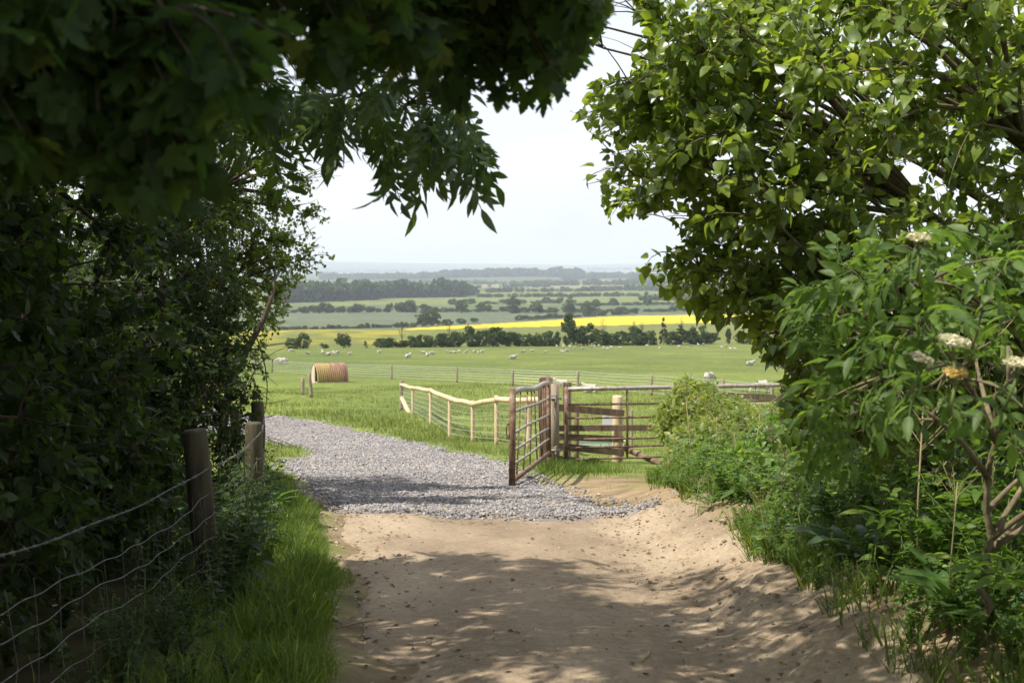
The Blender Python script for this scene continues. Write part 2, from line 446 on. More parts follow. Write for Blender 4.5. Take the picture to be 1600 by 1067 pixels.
# ------------------------------------------------------------------ the dirt track and the stony road
def lane_left(y): return np.interp(y, [p[1] for p in LEFT_EDGE], [p[0] for p in LEFT_EDGE])
def gravel_line(x): return 11.9 + .35 * fbm(x * 1.1, x * 0 + 2.2, 61) - .25 * np.exp(-((x + 1.2) / .8) ** 2)
def ruts(x, y):
    r = -.030 * np.exp(-((x + .35 + .02 * y) / .28) ** 2) - .035 * np.exp(-((x - .85) / .25) ** 2)
    r = r + .014 * fbm(x * 2.3, y * 1.0, 71) + .006 * fbm(x * 9, y * 7, 72)
    r = r + (.022 * fbm(x * 4, y * 3, 73) + .020 * fbm(x * 13, y * 11, 74)) * sstep(.9, 1.3, x) * (1 - sstep(10.5, 12.5, y))
    return r * (1 - sstep(11.5, 14, y) * .6)
sheet = {}
def road_sheet(name, x0, x1, y0, y1, sx, sy, inside, mat, lift, extra):
    X, Y = np.meshgrid(np.arange(x0, x1, sx), np.arange(y0, y1, sy))
    d = inside(X, Y)
    Z = ground_base(X, Y) - .07 + lift + extra(X, Y)
    zs = Z - .30 * sstep(.10, -.25, d)
    keep = d > -.3
    idx = np.arange(X.size).reshape(X.shape)
    Q = np.stack([idx[:-1, :-1], idx[:-1, 1:], idx[1:, 1:], idx[1:, :-1]], -1)
    kq = (keep[:-1, :-1] | keep[1:, 1:])
    Q = Q[kq]
    used, inv = np.unique(Q, return_inverse=True)
    V = np.stack([X, Y, zs], -1).reshape(-1, 3)[used]
    return tag(np_obj(name, V, inv.reshape(-1, 4), mat), kind='structure')
M['soil'] = None
m, n, l = new_mat('track_soil')
o = n.new('ShaderNodeOutputMaterial'); b = n.new('ShaderNodeBsdfPrincipled')
b.inputs['Roughness'].default_value = .95; b.inputs['Specular IOR Level'].default_value = .15
t1 = noise_node(n, l, 1.1, 6, .6, stretch=(1, .45, 1)); t2 = noise_node(n, l, 22, 5, .7); t3 = noise_node(n, l, 90, 3, .6)
r1 = ramp(n, l, t1.outputs['Fac'], [(.28, (.175, .131, .088)), (.5, (.275, .214, .147)), (.72, (.375, .302, .213))])
r2 = ramp(n, l, t2.outputs['Fac'], [(.3, (.78, .76, .74)), (.6, (1.06, 1.06, 1.06)), (.8, (1.2, 1.2, 1.2))])
r3 = ramp(n, l, t3.outputs['Fac'], [(.28, (.68, .66, .64)), (.40, (1, 1, 1)), (.7, (1.08, 1.08, 1.08))])
src = r1.outputs['Color']
for r_ in (r2, r3):
    mu = n.new('ShaderNodeMixRGB'); mu.blend_type = 'MULTIPLY'; mu.inputs['Fac'].default_value = 1
    l.new(src, mu.inputs['Color1']); l.new(r_.outputs['Color'], mu.inputs['Color2']); src = mu.outputs['Color']
l.new(src, b.inputs['Base Color'])
ad = n.new('ShaderNodeMath'); ad.operation = 'MULTIPLY_ADD'; ad.inputs[1].default_value = .35
l.new(t3.outputs['Fac'], ad.inputs[0]); l.new(t2.outputs['Fac'], ad.inputs[2])
bp = n.new('ShaderNodeBump'); bp.inputs['Strength'].default_value = .7; bp.inputs['Distance'].default_value = .02
l.new(ad.outputs[0], bp.inputs['Height']); l.new(bp.outputs['Normal'], b.inputs['Normal'])
l.new(b.outputs['BSDF'], o.inputs['Surface'])
M['soil'] = m
M['gravel_bed'] = surf('gravel_bed', [(.3, (.13, .12, .125)), (.5, (.19, .175, .17)), (.68, (.29, .23, .17))], 1.6, .95, bump=.9, bdist=.03, bscale=45)
road_sheet('dirt_track', -4, 2.6, -7, 15, .045, .05, lambda x, y: np.minimum(road_sd(x, y), (14.5 - y)), M['soil'], .045, ruts)
def in_gravel(x, y): return np.minimum(road_sd(x, y) - .12, (y - gravel_line(x)) * .6 + .1)
def gr_extra(x, y): return ruts(x, y) * .5 + .012 * fbm(x * 6, y * 6, 75) + .02
road_sheet('gravel_road', -24, 2.6, 10.8, 56, .10, .10, in_gravel, M['gravel_bed'], .060, gr_extra)

# crushed stone lying on the road: nobody could count it
def stone_shapes(k):
    bm = bmesh.new(); bmesh.ops.create_icosphere(bm, subdivisions=1, radius=1)
    V = np.array([v.co[:] for v in bm.verts]); T = np.array([[v.index for v in f.verts] for f in bm.faces]); bm.free()
    r = np.random.default_rng(90 + k)
    V = V * (1 + .35 * r.uniform(-1, 1, (len(V), 1))) * r.uniform(.65, 1.2, (1, 3)) * np.array([1, 1, .6])
    return V, T
def scatter(shapes, pos, scale, rot=None, tilt=.4, r=rng):
    """copies of low shapes at pos with random turns -> verts, tris"""
    Vs, Ts, nV = [], [], 0
    pick = r.integers(0, len(shapes), len(pos))
    for k, (V, T) in enumerate(shapes):
        s = np.where(pick == k)[0]
        if not len(s): continue
        a = r.uniform(0, 6.283, len(s)); c, si = np.cos(a), np.sin(a); ti = r.normal(0, tilt, len(s)); ct, st = np.cos(ti), np.sin(ti)
        Rz = np.zeros((len(s), 3, 3)); Rz[:, 0, 0] = c; Rz[:, 0, 1] = -si; Rz[:, 1, 0] = si; Rz[:, 1, 1] = c; Rz[:, 2, 2] = 1
        Rx = np.zeros_like(Rz); Rx[:, 0, 0] = 1; Rx[:, 1, 1] = ct; Rx[:, 1, 2] = -st; Rx[:, 2, 1] = st; Rx[:, 2, 2] = ct
        W = np.einsum('nij,vj->nvi', Rz @ Rx, V) * scale[s][:, None, None] + pos[s][:, None]
        Vs.append(W.reshape(-1, 3)); Ts.append((T[None] + (np.arange(len(s)) * len(V))[:, None, None] + nV).reshape(-1, 3)); nV += W.shape[0] * W.shape[1]
    return np.concatenate(Vs), np.concatenate(Ts)
stones = [stone_shapes(k) for k in range(6)]
m, n, l = new_mat('crushed_stone')
o = n.new('ShaderNodeOutputMaterial'); b = n.new('ShaderNodeBsdfPrincipled'); b.inputs['Roughness'].default_value = .85
g = n.new('ShaderNodeNewGeometry')
r_ = ramp(n, l, g.outputs['Random Per Island'], [(0, (.13, .122, .126)), (.45, (.215, .203, .203)), (.85, (.31, .294, .285)), (1, (.36, .30, .235))])
l.new(r_.outputs['Color'], b.inputs['Base Color']); l.new(b.outputs['BSDF'], o.inputs['Surface']); M['stone'] = m
m, n, l = new_mat('earthy_stone')
o = n.new('ShaderNodeOutputMaterial'); b = n.new('ShaderNodeBsdfPrincipled'); b.inputs['Roughness'].default_value = .9
g = n.new('ShaderNodeNewGeometry')
r_ = ramp(n, l, g.outputs['Random Per Island'], [(0, (.17, .13, .09)), (.5, (.27, .21, .15)), (1, (.38, .32, .25))])
l.new(r_.outputs['Color'], b.inputs['Base Color']); l.new(b.outputs['BSDF'], o.inputs['Surface']); M['earth_stone'] = m
def road_top(x, y): return ground_base(x, y) - .07 + .060 + gr_extra(x, y)
def track_top(x, y): return ground_base(x, y) - .07 + .045 + ruts(x, y)
def gravel_points(nn, y0, y1):
    y = rng.uniform(y0, y1, nn * 3); x = rng.uniform(-13, 1.6, nn * 3)
    dens = in_gravel(x, y); k = (dens > .02) | ((dens > -.25) & (rng.random(len(x)) < .22)) | ((dens > -.8) & (y < 13) & (rng.random(len(x)) < .035)); k &= np.abs(x) < .46 * y + 1
    k &= rng.random(len(x)) < .62 + .38 * fbm(x * .5, y * .35, 81)
    return x[k][:nn], y[k][:nn]
px_, py_, sc_ = [], [], []
for nn, y0, y1, s0, s1 in ((40000, 11.2, 19, .007, .020), (30000, 18, 30, .010, .024), (20000, 28, 50, .015, .032)):
    x, y = gravel_points(nn, y0, y1); px_.append(x); py_.append(y); sc_.append(rng.uniform(s0, s1, len(x)) * (1 + .5 * (rng.random(len(x)) < .06)))
x, y, s = np.concatenate(px_), np.concatenate(py_), np.concatenate(sc_)
V, T = scatter(stones, np.stack([x, y, road_top(x, y) + s * .2], -1), s, tilt=.6)
tag(np_obj('gravel', V, T, M['stone'], smooth=False), 'grey crushed stone spread loose over the bend of the farm road', 'gravel', kind='stuff')
# small pebbles and crumbs of earth on the dirt track
nn = 6500
y = rng.uniform(1.5, 12.3, nn); x = rng.uniform(-2.2, 2.3, nn); d = road_sd(x, y)
w = np.where(x > .75, .85, .16) + .8 * np.exp(-(d / .25) ** 2)
k = (d > -.45) & (rng.random(nn) < w); x, y, d = x[k], y[k], d[k]
s = np.clip(rng.lognormal(-4.95, .5, len(x)), .003, .03)
z = np.where(d > .05, track_top(x, y), np.maximum(ground(x, y), track_top(x, y) - .3 * sstep(.10, -.25, d)))
V, T = scatter(stones, np.stack([x, y, z + s * .15], -1), s)
tag(np_obj('pebbles', V, T, M['earth_stone'], smooth=False), 'small brown pebbles and crumbs of earth on the dirt track', 'pebbles', kind='stuff')
# ------------------------------------------------------------------ posts, wires, gates
def rows(Z): return Z
def post_geo(g, base, top, r, sides=10, wob=.0, taper=.96):
    base = np.asarray(base, float); top = np.asarray(top, float)
    t = np.array([0, .25, .5, .75, .985, 1.0]); P = base + (top - base) * t[:, None]
    P[1:-2, :2] += rng.normal(0, wob, (3, 2))
    rr = r * np.array([1.03, 1, 1, 1, taper, taper * .86])
    g.tube(P, rr, sides); return g
def barbed(g, pts, r=.0022, barbs=True, sag=.02, spacing=.11, twist=.004):
    """two twisted strands with barbs along a polyline"""
    for a, b in zip(pts[:-1], pts[1:]):
        a = np.asarray(a, float); b = np.asarray(b, float); L = np.linalg.norm(b - a)
        n = max(8, int(L / .02)); t = np.linspace(0, 1, n); P = a + (b - a) * t[:, None]
        P[:, 2] -= sag * 4 * t * (1 - t) + .004 * np.sin(t * L * 5 + rng.uniform(0, 6))
        dr = (b - a) / L; u = np.cross(dr, (0, 0, 1)); u /= np.linalg.norm(u); w = np.cross(dr, u)
        ph = t * L / .05 * 2 * math.pi
        for s in (0, math.pi):
            g.tube(P + twist * (np.cos(ph + s)[:, None] * u + np.sin(ph + s)[:, None] * w), r, 4, False)
        if barbs:
            for q in np.arange(spacing * .5, L, spacing):
                c = P[min(n - 1, int(q / L * n))]
                for k in range(2):
                    e = rng.normal(0, 1, 3); e -= dr * e.dot(dr); e = e / np.linalg.norm(e) * .014 + dr * .003
                    g.tube([c - e, c + e], r * .8, 3, False)
def line_wire(g, pts, r, sag=.01, n=9, sides=4):
    P = []
    for a, b in zip(pts[:-1], pts[1:]):
        a = np.asarray(a, float); b = np.asarray(b, float); t = np.linspace(0, 1, n)
        Q = a + (b - a) * t[:, None]; Q[:, 2] -= sag * 4 * t * (1 - t); P.append(Q)
    g.tube(np.concatenate(P), r, sides, False)

# --- old wire fence along the left hedge
LP = []
for px, rt, Y, r in ((None, None, .6, .085), (None, None, 3.7, .08), (304, 671, 7.2, .076), (396, 660, 10.3, .074), (402, 627, 12.2, .066), (None, None, 14.6, .06)):
    if px is None:
        X = {.6: -1.72, 3.7: -1.80, 14.6: -3.35}[Y]; b_ = np.array([X, Y, g1(X, Y) - .25]); t_ = np.array([X, Y, g1(X, Y) + .95])
        LP.append((b_, t_, r))
    else:
        t_ = at(px, rt, Y); lean = np.array([.11, -.02, 0]) if px == 304 else np.array([.012, 0, 0])
        b_ = t_ + lean; b_[2] = g1(b_[0], b_[1]) - .25
        LP.append((b_, t_, r))
f = empty('wire_fence', LP[2][0] + np.array([0, 0, .25])); org = np.array(f.location)
tag(f, 'old wire fence with mossy round posts and sagging netting along the dark left hedge', 'fence')
for b_, t_, r in LP:
    g = Geo(); post_geo(g, b_, t_, r, 12, .006); g.build('post', M['green_wood'], f, True, org)
def lp(k, h, off=.07):
    b_, t_, r = LP[k]; gz = b_[2] + .25; q = b_ + (t_ - b_) * ((gz + h - b_[2]) / (t_[2] - b_[2])); q = q + np.array([r * .9, -.0, 0]); return q
for hs in ((.60, .74, .72, .80, .86, .9),):
    g = Geo(); barbed(g, [lp(k, hs[k]) for k in range(6)], r=.0019, sag=.05); g.build('barbed_wire', M['old_wire'], f, False, org)
g = Geo()
for h, sg in ((.58, .06), (.45, .05), (.32, .04), (.20, .05), (.10, .03)):
    pts = [lp(k, h + rng.normal(0, .012)) for k in range(6)]
    for a_, b2 in zip(pts[:-1], pts[1:]):
        n = 60; t = np.linspace(0, 1, n); P = a_ + (b2 - a_) * t[:, None]
        P[:, 2] -= sg * 4 * t * (1 - t); P[:, 2] += .006 * np.sin(t * 50) + .01 * np.sin(t * 11 + rng.uniform(0, 6)); P[:, 0] += .012 * np.sin(t * 17 + rng.uniform(0, 6))
        g.tube(P, .0017, 4, False)
for k in range(5):
    for t in np.arange(.04, 1, .075):
        a_ = lp(k, .10) * (1 - t) + lp(k + 1, .10) * t; b2 = lp(k, .62) * (1 - t) + lp(k + 1, .62) * t
        b2[2] -= .05 * 4 * t * (1 - t); mid = (a_ + b2) / 2 + rng.normal(0, .012, 3)
        g.tube([a_, mid, b2], .0012, 3, False)
g.build('wire_netting', M['old_wire'], f, False, org)

# --- right hand barbed wire fence in the bushes
RP = []
for px, rt, Y, r in ((1118, 628, 17.2, .055), (1226, 634, 14.2, .058), (1449, 648, 8.6, .065), (1700, 690, 5.6, .07)):
    t_ = at(px, rt, Y); b_ = t_.copy(); b_[2] = g1(b_[0], b_[1]) - .25; RP.append((b_, t_, r))
f = empty('barbed_wire_fence', RP[2][0] + np.array([0, 0, .25])); org = np.array(f.location)
tag(f, 'barbed wire fence on lichened posts running through the bushes right of the track', 'fence')
for b_, t_, r in RP:
    g = Geo(); post_geo(g, b_, t_, r, 12, .004); g.build('post', M['green_wood'], f, True, org)
for dz in ((.10, .09, .17, .15), (.20, .21, .36, .35), (.36, .38, .56, .55)):
    g = Geo(); pts = [RP[k][1] + np.array([-RP[k][2], -.02, -dz[k]]) for k in range(4)]
    barbed(g, pts, r=.003, sag=.045, twist=.005); g.build('barbed_wire', M['old_wire'], f, False, org)

# --- the open gate leaf swung towards the camera
def lerp(a, b, t): return np.asarray(a) + (np.asarray(b) - np.asarray(a)) * t
A_t, A_b = at(801, 607, 15.0), at(800, 760, 15.0)
H_t, H_b = at(857, 594, 19.5), at(858, 711, 19.5)
f = empty('field_gate', A_b); org = np.array(A_b)
tag(f, 'rusty tubular field gate standing open over the gravel edge', 'gate')
def edge(t, h): return lerp(lerp(A_b, A_t, h), lerp(H_b, H_t, h), t)
g = Geo(); g.tube([edge(0, -.01), edge(0, 1.0)], .042, 12); g.build('end_stile', M['rust'], f, True, org)
g = Geo(); g.tube([edge(1, -.02), edge(1, 1.03)], .036, 12); g.build('hinge_stile', M['rust'], f, True, org)
g = Geo(); t = np.linspace(0, 1, 9); P = np.array([edge(q, .955 + .018 * math.sin(q * 9)) for q in t]); g.tube(P, .036, 10); g.build('top_rail', M['galv'], f, True, org)
for h in (.755, .545, .365, .215):
    g = Geo(); g.tube([edge(q, h + .006 * math.sin(q * 7 + h * 9)) for q in np.linspace(0, 1, 6)], .019, 8); g.build('rail', M['galv'], f, True, org)
g = Geo(); g.tube([edge(0, .055), edge(1, .03)], .036, 10); g.build('bottom_rail', M['rust'], f, True, org)
for q, dq in ((.14, .04), (.30, .05), (.44, .02), (.58, -.04), (.70, -.05), (.80, .02), (.90, -.03)):
    g = Geo(); g.tube([edge(q - dq, .07), edge(q + rng.normal(0, .01), .5), edge(q + dq, .95)], .011, 6); g.build('upright_bar', M['rust'], f, True, org)
g = Geo()
for k in range(14):
    a = k / 14 * 2 * math.pi; a2 = (k + 1) / 14 * 2 * math.pi; c = edge(0, .62) + np.array([-.055, -.01, -.06])
    g.tube([c + np.array([.02 * math.cos(a), .012 * math.sin(2 * a), .09 * math.sin(a)]), c + np.array([.02 * math.cos(a2), .012 * math.sin(2 * a2), .09 * math.sin(a2)])], .009, 6)
g.build('chain', M['rust'], f, True, org)

# --- hanging post
b_ = at(853, 727, 19.95); b_[2] = g1(b_[0], b_[1]); 
f = empty('gate_post', b_); tag(f, 'thick brown square gate post between the two field gates', 'post')
g = Geo(); tp = at(853, 590, 19.95); g.beam(b_ - [0, 0, .3], tp, .22, .22, (0, 1, 0))
g.box(tp + np.array([0, 0, .006]), (.16, .16, .02)); g.build('timber', M['brown_wood'], f, False, b_)
g = Geo(); rr = .105; c = at(865, 727, 19.78); g.tube([c - [0, 0, .25], at(864, 600, 19.78)], .10, 14); g.build('round_post', M['old_wood'], f, True, b_)
for row in (622, 703):
    g = Geo(); c = at(866, row, 19.64); g.box(c, (.10, .03, .10)); g.tube([c + [-.05, -.03, 0], c + [.12, -.03, .0]], .018, 8); g.tube([c + [.03, -.04, -.06], c + [.03, -.04, .07]], .02, 8); g.build('hinge', M['galv'], f, False, b_)

# --- second gate, closed, running to the right into the brambles
L_b, L_t = at(885, 727, 19.75), at(885, 605, 19.75)
E_t, E_b = at(1312, 597, 20.9), at(1312, 708, 20.9)
f = empty('field_gate', L_b); org = np.array(L_b)
tag(f, 'closed tubular field gate with grey top rail reaching into the brambles', 'gate')
def edge(t, h): return lerp(lerp(L_b, L_t, h), lerp(E_b, E_t, h), t)
g = Geo(); g.tube([edge(0, 0), edge(0, 1)], .034, 12); g.build('hinge_stile', M['rust'], f, True, org)
g = Geo(); g.tube([edge(1, 0), edge(1, 1)], .034, 12); g.build('end_stile', M['rust'], f, True, org)
g = Geo(); g.tube([edge(q, .975) for q in np.linspace(0, 1, 6)], .035, 12); g.build('top_rail', M['galv'], f, True, org)
for h in (.78, .605, .33, .225, .075):
    g = Geo(); g.tube([edge(q, h - .02 * math.sin(q * 3.1)) for q in np.linspace(0, 1, 8)], .018, 8); g.build('rail', M['rust'], f, True, org)
for q in (.213, .53, .78):
    g = Geo(); g.tube([edge(q, .06), edge(q, .97)], .020, 8); g.build('upright_bar', M['rust'], f, True, org)

# --- board fence behind the closed gate
f = empty('board_fence', at(965, 738, 20.6)); org = np.array(f.location); f.location[2] = org[2]
tag(f, 'short fence of brown boards nailed between two posts behind the closed gate', 'fence')
g = Geo(); post_geo(g, at(965, 740, 20.65) - [0, 0, .2], at(965, 618, 20.65), .092, 14, .0); g.build('post', M['new_wood'], f, True, org)
for (x0, r0, x1, r1, hh, Y0, Y1) in ((868, 636, 975, 646, .118, 20.22, 20.46), (872, 682, 974, 682 + 4, .11, 20.22, 20.46), (872, 697, 975, 707, .118, 20.22, 20.46), (872, 717, 979, 730, .125, 20.22, 20.46)):
    g = Geo(); a_, b2 = at(x0, r0, Y0), at(x1, r1, Y1); g.beam(a_, b2, .032, hh); g.build('board', M['brown_wood'], f, False, org)
g = Geo(); g.beam(at(872, 669, 20.20), at(1036, 668, 20.36), .03, .10); g.build('board', M['brown_wood'], f, False, org)
g = Geo(); g.beam(at(949, 668, 20.52), at(949, 649, 20.52), .010, .17, (1, 0, 0)); 
o = g.build('notice', surf('white_board', [(.3, (.74, .77, .82)), (.7, (.82, .84, .88))], 3, .6, bump=0), f, False, org); o['label'] = 'blank white notice on the round post'
g = Geo(); g.tube([at(976, 700, 20.8), at(1033, 725, 19.9)], .052, 10); g.build('brace', M['brown_wood'], f, True, org)
# weathered post standing behind the hinge
b_ = at(886, 692, 21.1); b_[2] = g1(b_[0], b_[1])
g = Geo(); tp = at(886, 601, 21.1)
for k in range(7):
    q = (k - 3) * .022; g.box((b_ + tp) / 2 + np.array([q, .012 * (k % 2), 0]), (.021, .15, tp[2] - b_[2] + .1 + rng.normal(0, .012)))
tag(g.build('old_post', M['old_wood'], None, False), 'grey weathered post with split grooves just right of the gate hinges', 'post')
for px, r0, r1, Y, rr, mt, lab in ((901, 642, 716, 21.6, .045, 'brown_wood', 'thin reddish stake behind the board fence left of the white notice'), (987, 640, 682, 25.0, .03, 'old_wood', 'thin pale stake in the grass right of the white notice')):
    g = Geo(); t_ = at(px, r0, Y); b_ = t_.copy(); b_[2] = g1(b_[0], b_[1]) - .1; post_geo(g, b_, t_, rr, 8); tag(g.build('stake', M[mt], None, True), lab, 'stake')
# pale water trough in the grass
c = gpt(936, 697); g = Geo()
w_, d_, h_ = .55, .3, .16
for (q, s) in (((0, -d_, h_ / 2), (2 * w_, .04, h_)), ((0, d_, h_ / 2), (2 * w_, .04, h_)), ((-w_ + .02, 0, h_ / 2), (.04, 2 * d_ - .044, h_)), ((w_ - .02, 0, h_ / 2), (.04, 2 * d_ - .044, h_)), ((0, 0, .05), (2 * w_ - .084, 2 * d_ - .044, .02)), ((0, -d_, h_ + .012), (2 * w_ + .06, .07, .02)), ((0, d_, h_ + .012), (2 * w_ + .06, .07, .02))):
    g.box(c + np.array(q), s)
f = g.build('water_trough', surf('pale_trough', [(.3, (.42, .55, .50)), (.7, (.56, .66, .60))], 4, .6, bump=0), None); tag(f, 'pale green low water trough on the grass behind the closed gate', 'trough')

# old overgrown gate post at the far end of the closed gate
b_ = at(1078, 700, 19.2); b_[2] = g1(b_[0], b_[1])
g = Geo(); post_geo(g, b_ - [0, 0, .2], at(1076, 597, 19.2), .12, 12, .004); o = g.build('gate_post', M['green_wood'], None, True)
tag(o, 'dark round gate post overgrown by brambles beside the closed gate', 'post')
g = Geo(); g.beam(at(1082, 616, 19.35), at(1240, 622, 18.2), .03, .09); tag(g.build('wooden_rail', M['green_wood'], None, False), 'old grey wooden rail half hidden in the brambles', 'rail')

# dark rock at the foot of the open gate
V, T = stone_shapes(40); c = gpt(815, 757)
bm = bmesh.new(); bmesh.ops.create_icosphere(bm, subdivisions=3, radius=1)
V = np.array([v.co[:] for v in bm.verts]); T = np.array([[v.index for v in q.verts] for q in bm.faces]); bm.free()
V = V * (1 + .22 * fbm(V[:, 0] * 1.3 + V[:, 2], V[:, 1] * 1.3, 3)[:, None]) * np.array([.17, .13, .085]) + c + [0.03, 0, .05]
tag(np_obj('rock', V, T, surf('dark_rock', [(.3, (.04, .032, .028)), (.7, (.12, .10, .085))], 8, .9), None), 'dark rock lying on the gravel at the foot of the open gate', 'rock')

# --- new post and rail netting fence leading away along the road
spec = [(627, 599, 641, 47), (645, 605, 648, 43.5), (673, 609, 671, 37.5), (703, 621, 688, 32.2), (739, 629, 692, 30.2), (776, 621, 695, 28.4), (826, 623, 700, 26.5)]
NP = []
for px, rt, rb, Y in spec:
    t_ = at(px, rt, Y); b_ = at(px, rb, Y); b_[2] = g1(b_[0], b_[1]); NP.append((b_, t_))
f = empty('rail_fence', NP[3][0]); org = np.array(NP[3][0])
tag(f, 'new pine rail fence with wire netting curving beside the gravel road', 'fence')
for k, (b_, t_) in enumerate(NP):
    g = Geo(); post_geo(g, b_ - [0, 0, .2], t_ + [0, 0, .05 if k else .12], .075 if k in (0,) else .055, 10); g.build('post', M['old_wood' if k == 0 else 'new_wood'], f, True, org)
ends = [q[1] for q in NP] + [at(862, 619, 22.5)]
for a_, b2 in zip(ends[:-1], ends[1:]):
    g = Geo(); dr = (b2 - a_); t = np.linspace(-.015, 1.015, 4); P = a_ + dr * t[:, None] + np.array([0, -.075, -.03 + rng.normal(0, .006)]); P[:, 2] += rng.normal(0, .010, 4)
    g.tube(P, .066 * np.array([1, 1.05, .97, .93]), 7); g.build('rail', M['new_wood'], f, True, org)
for h in (.12, .25, .38, .51, .64, .77):
    g = Geo(); line_wire(g, [lerp(b_, t_, h * 1.12) + [0, -.06, 0] for b_, t_ in NP] + [lerp(at(862, 705, 22.5), at(862, 619, 22.5), h * 1.1)], .0052, .01); g.build('wire', M['wire'], f, False, org)
g = Geo()
for (b_, t_), (b2, t2) in zip(NP[:-1], NP[1:]):
    L = np.linalg.norm(b2 - b_)
    for q in np.arange(.2, L, .32): g.tube([lerp(lerp(b_, b2, q / L), lerp(t_, t2, q / L), .13) + [0, -.06, 0], lerp(lerp(b_, b2, q / L), lerp(t_, t2, q / L), .86) + [0, -.06, 0]], .0028, 3, False)
g.build('wire_netting', M['wire'], f, False, org)
g = Geo(); g.tube([at(628, 622, 46.8), at(642, 651, 44.0)], .085, 10); g.build('brace', M['new_wood'], f, True, org)

# --- stock fence across the pasture
CP = []
for px, rb, hpx in ((398, 584, 20), (425, 582, 19), (520, 588, 21), (612, 592, 22), (714, 597.5, 24.5), (801, 603, 26.5), (903, 608, 29), (1018, 618, 33), (1130, 629, 37), (1206, 637, 40)):
    b_ = gpt(px, rb); CP.append((b_, at(px, rb - hpx, b_[1])))
f = empty('stock_fence', CP[4][0]); org = np.array(CP[4][0]); tag(f, 'thin wire stock fence on slim posts crossing the sheep pasture', 'fence')
for b_, t_ in CP:
    g = Geo(); post_geo(g, b_ - [0, 0, .1], t_, .075, 8); g.build('post', M['old_wood'], f, True, org)
for h in (.15, .33, .5, .66, .82, .95):
    g = Geo(); line_wire(g, [lerp(b_, t_, h) for b_, t_ in CP], .011, .03, 5, 4); g.build('wire', M['wire'], f, False, org)
for px, rt, rb, ln, lab in ((473, 590, 617, 0, 'short grey fence post in the bright grass left of its taller neighbour'), (487, 583, 621, -4, 'leaning brown fence post in front of the pig shelter')):
    b_ = gpt(px, rb); g = Geo(); post_geo(g, b_ - [0, 0, .1], at(px + ln, rt, b_[1]), .085, 8); tag(g.build('fence_post', M['old_wood'], None, True), lab, 'post')
# stock fence at the foot of the far hedge
f = None; HP = []
for px in np.arange(640, 1180, 19.0):
    b_ = gpt(px, 543.5 - (px - 430) * .0105); HP.append((b_, b_ + [0, 0, 1.15]))
f = empty('boundary_fence', HP[0][0]); org = np.array(HP[0][0]); tag(f, 'fine post and wire fence along the foot of the far dark hedge', 'fence')
for b_, t_ in HP:
    g = Geo(); post_geo(g, b_, t_, .07, 5); g.build('post', M['old_wood'], f, True, org)
g = Geo()
for h in (.3, .6, .9): line_wire(g, [lerp(b_, t_, h) for b_, t_ in HP], .012, 0, 2, 3)
g.build('wire_netting', M['wire'], f, False, org)

# --- corrugated pig shelter
c = gpt(515, 597.5); Y = c[1]; sc1 = Y / F
Lx, rad, hz = 50 * sc1, 16.5 * sc1, 29.5 * sc1
f = empty('pig_shelter', c); f.rotation_euler = (0, 0, R(27))
tag(f, 'rusty yellow corrugated pig shelter with an arched roof in the pasture', 'shelter')
nu, nv = 150, 28
u = np.linspace(-Lx / 2, Lx / 2, nu); a = np.linspace(-.10, math.pi + .10, nv)
cor = .028 * np.cos(u / Lx * 2 * math.pi * 15)
Xs = np.repeat(u[:, None], nv, 1); Ys = (rad * np.cos(a))[None] * (1 + cor[:, None] / rad); Zs = np.maximum(((hz - rad * .55) + 0 * a)[None] * 0 + (hz * .12 + hz * .88 * np.sin(a))[None] * (1 + cor[:, None] / hz), .02)
idx = np.arange(nu * nv).reshape(nu, nv); Q = np.stack([idx[:-1, :-1], idx[1:, :-1], idx[1:, 1:], idx[:-1, 1:]], -1).reshape(-1, 4)
m, n, l = new_mat('rusty_painted_sheet')
o = n.new('ShaderNodeOutputMaterial'); b = n.new('ShaderNodeBsdfPrincipled'); b.inputs['Roughness'].default_value = .7
tx = noise_node(n, l, 1.6, 6, .6, stretch=(2.6, .7, .7)); sx = n.new('ShaderNodeSeparateXYZ'); tc = n.new('ShaderNodeTexCoord'); l.new(tc.outputs['Object'], sx.inputs[0])
ma = n.new('ShaderNodeMath'); ma.operation = 'MULTIPLY_ADD'; ma.inputs[1].default_value = -.13; l.new(sx.outputs['X'], ma.inputs[0]); l.new(tx.outputs['Fac'], ma.inputs[2])
r_ = ramp(n, l, ma.outputs[0], [(.30, (.16, .075, .055)), (.44, (.26, .14, .085)), (.60, (.27, .20, .05)), (.78, (.24, .215, .065))])
l.new(r_.outputs['Color'], b.inputs['Base Color']); l.new(b.outputs['BSDF'], o.inputs['Surface'])
so = np_obj('roof', np.stack([Xs, Ys, Zs], -1).reshape(-1, 3), Q, m, f); sm = so.modifiers.new('thickness', 'SOLIDIFY'); sm.thickness = .02
# gable boards either side of the doorway, back gable
def gable(x, y0, y1, name, mt):
    aa = np.linspace(y0, y1, 14); yy = aa * rad * .95; top = hz * .12 + hz * .86 * np.sqrt(np.maximum(0, 1 - aa ** 2)); V = []
    for dx in (-.03, .03):
        V += [(x + dx, y, .03) for y in yy] + [(x + dx, y, z) for y, z in zip(yy, top)]
    k = 14; T = []
    for s in range(2):
        o_ = s * 2 * k
        T += [(o_ + i, o_ + i + 1, o_ + k + i + 1, o_ + k + i) for i in range(k - 1)]
    T += [(k + i, k + i + 1, 3 * k + i + 1, 3 * k + i) for i in range(k - 1)]
    T += [(0, k, 3 * k, 2 * k), (k - 1, 2 * k - 1, 4 * k - 1, 3 * k - 1)]
    return np_obj(name, V, T, mt, f, False)
pl = surf('pale_gable_board', [(.3, (.42, .33, .25)), (.7, (.55, .45, .35))], 3, .85, bump=.2)
gable(-Lx / 2 + .04, -.12, .97, 'gable_board', pl); gable(Lx / 2 - .07, -.97, .97, 'gable_board', pl)
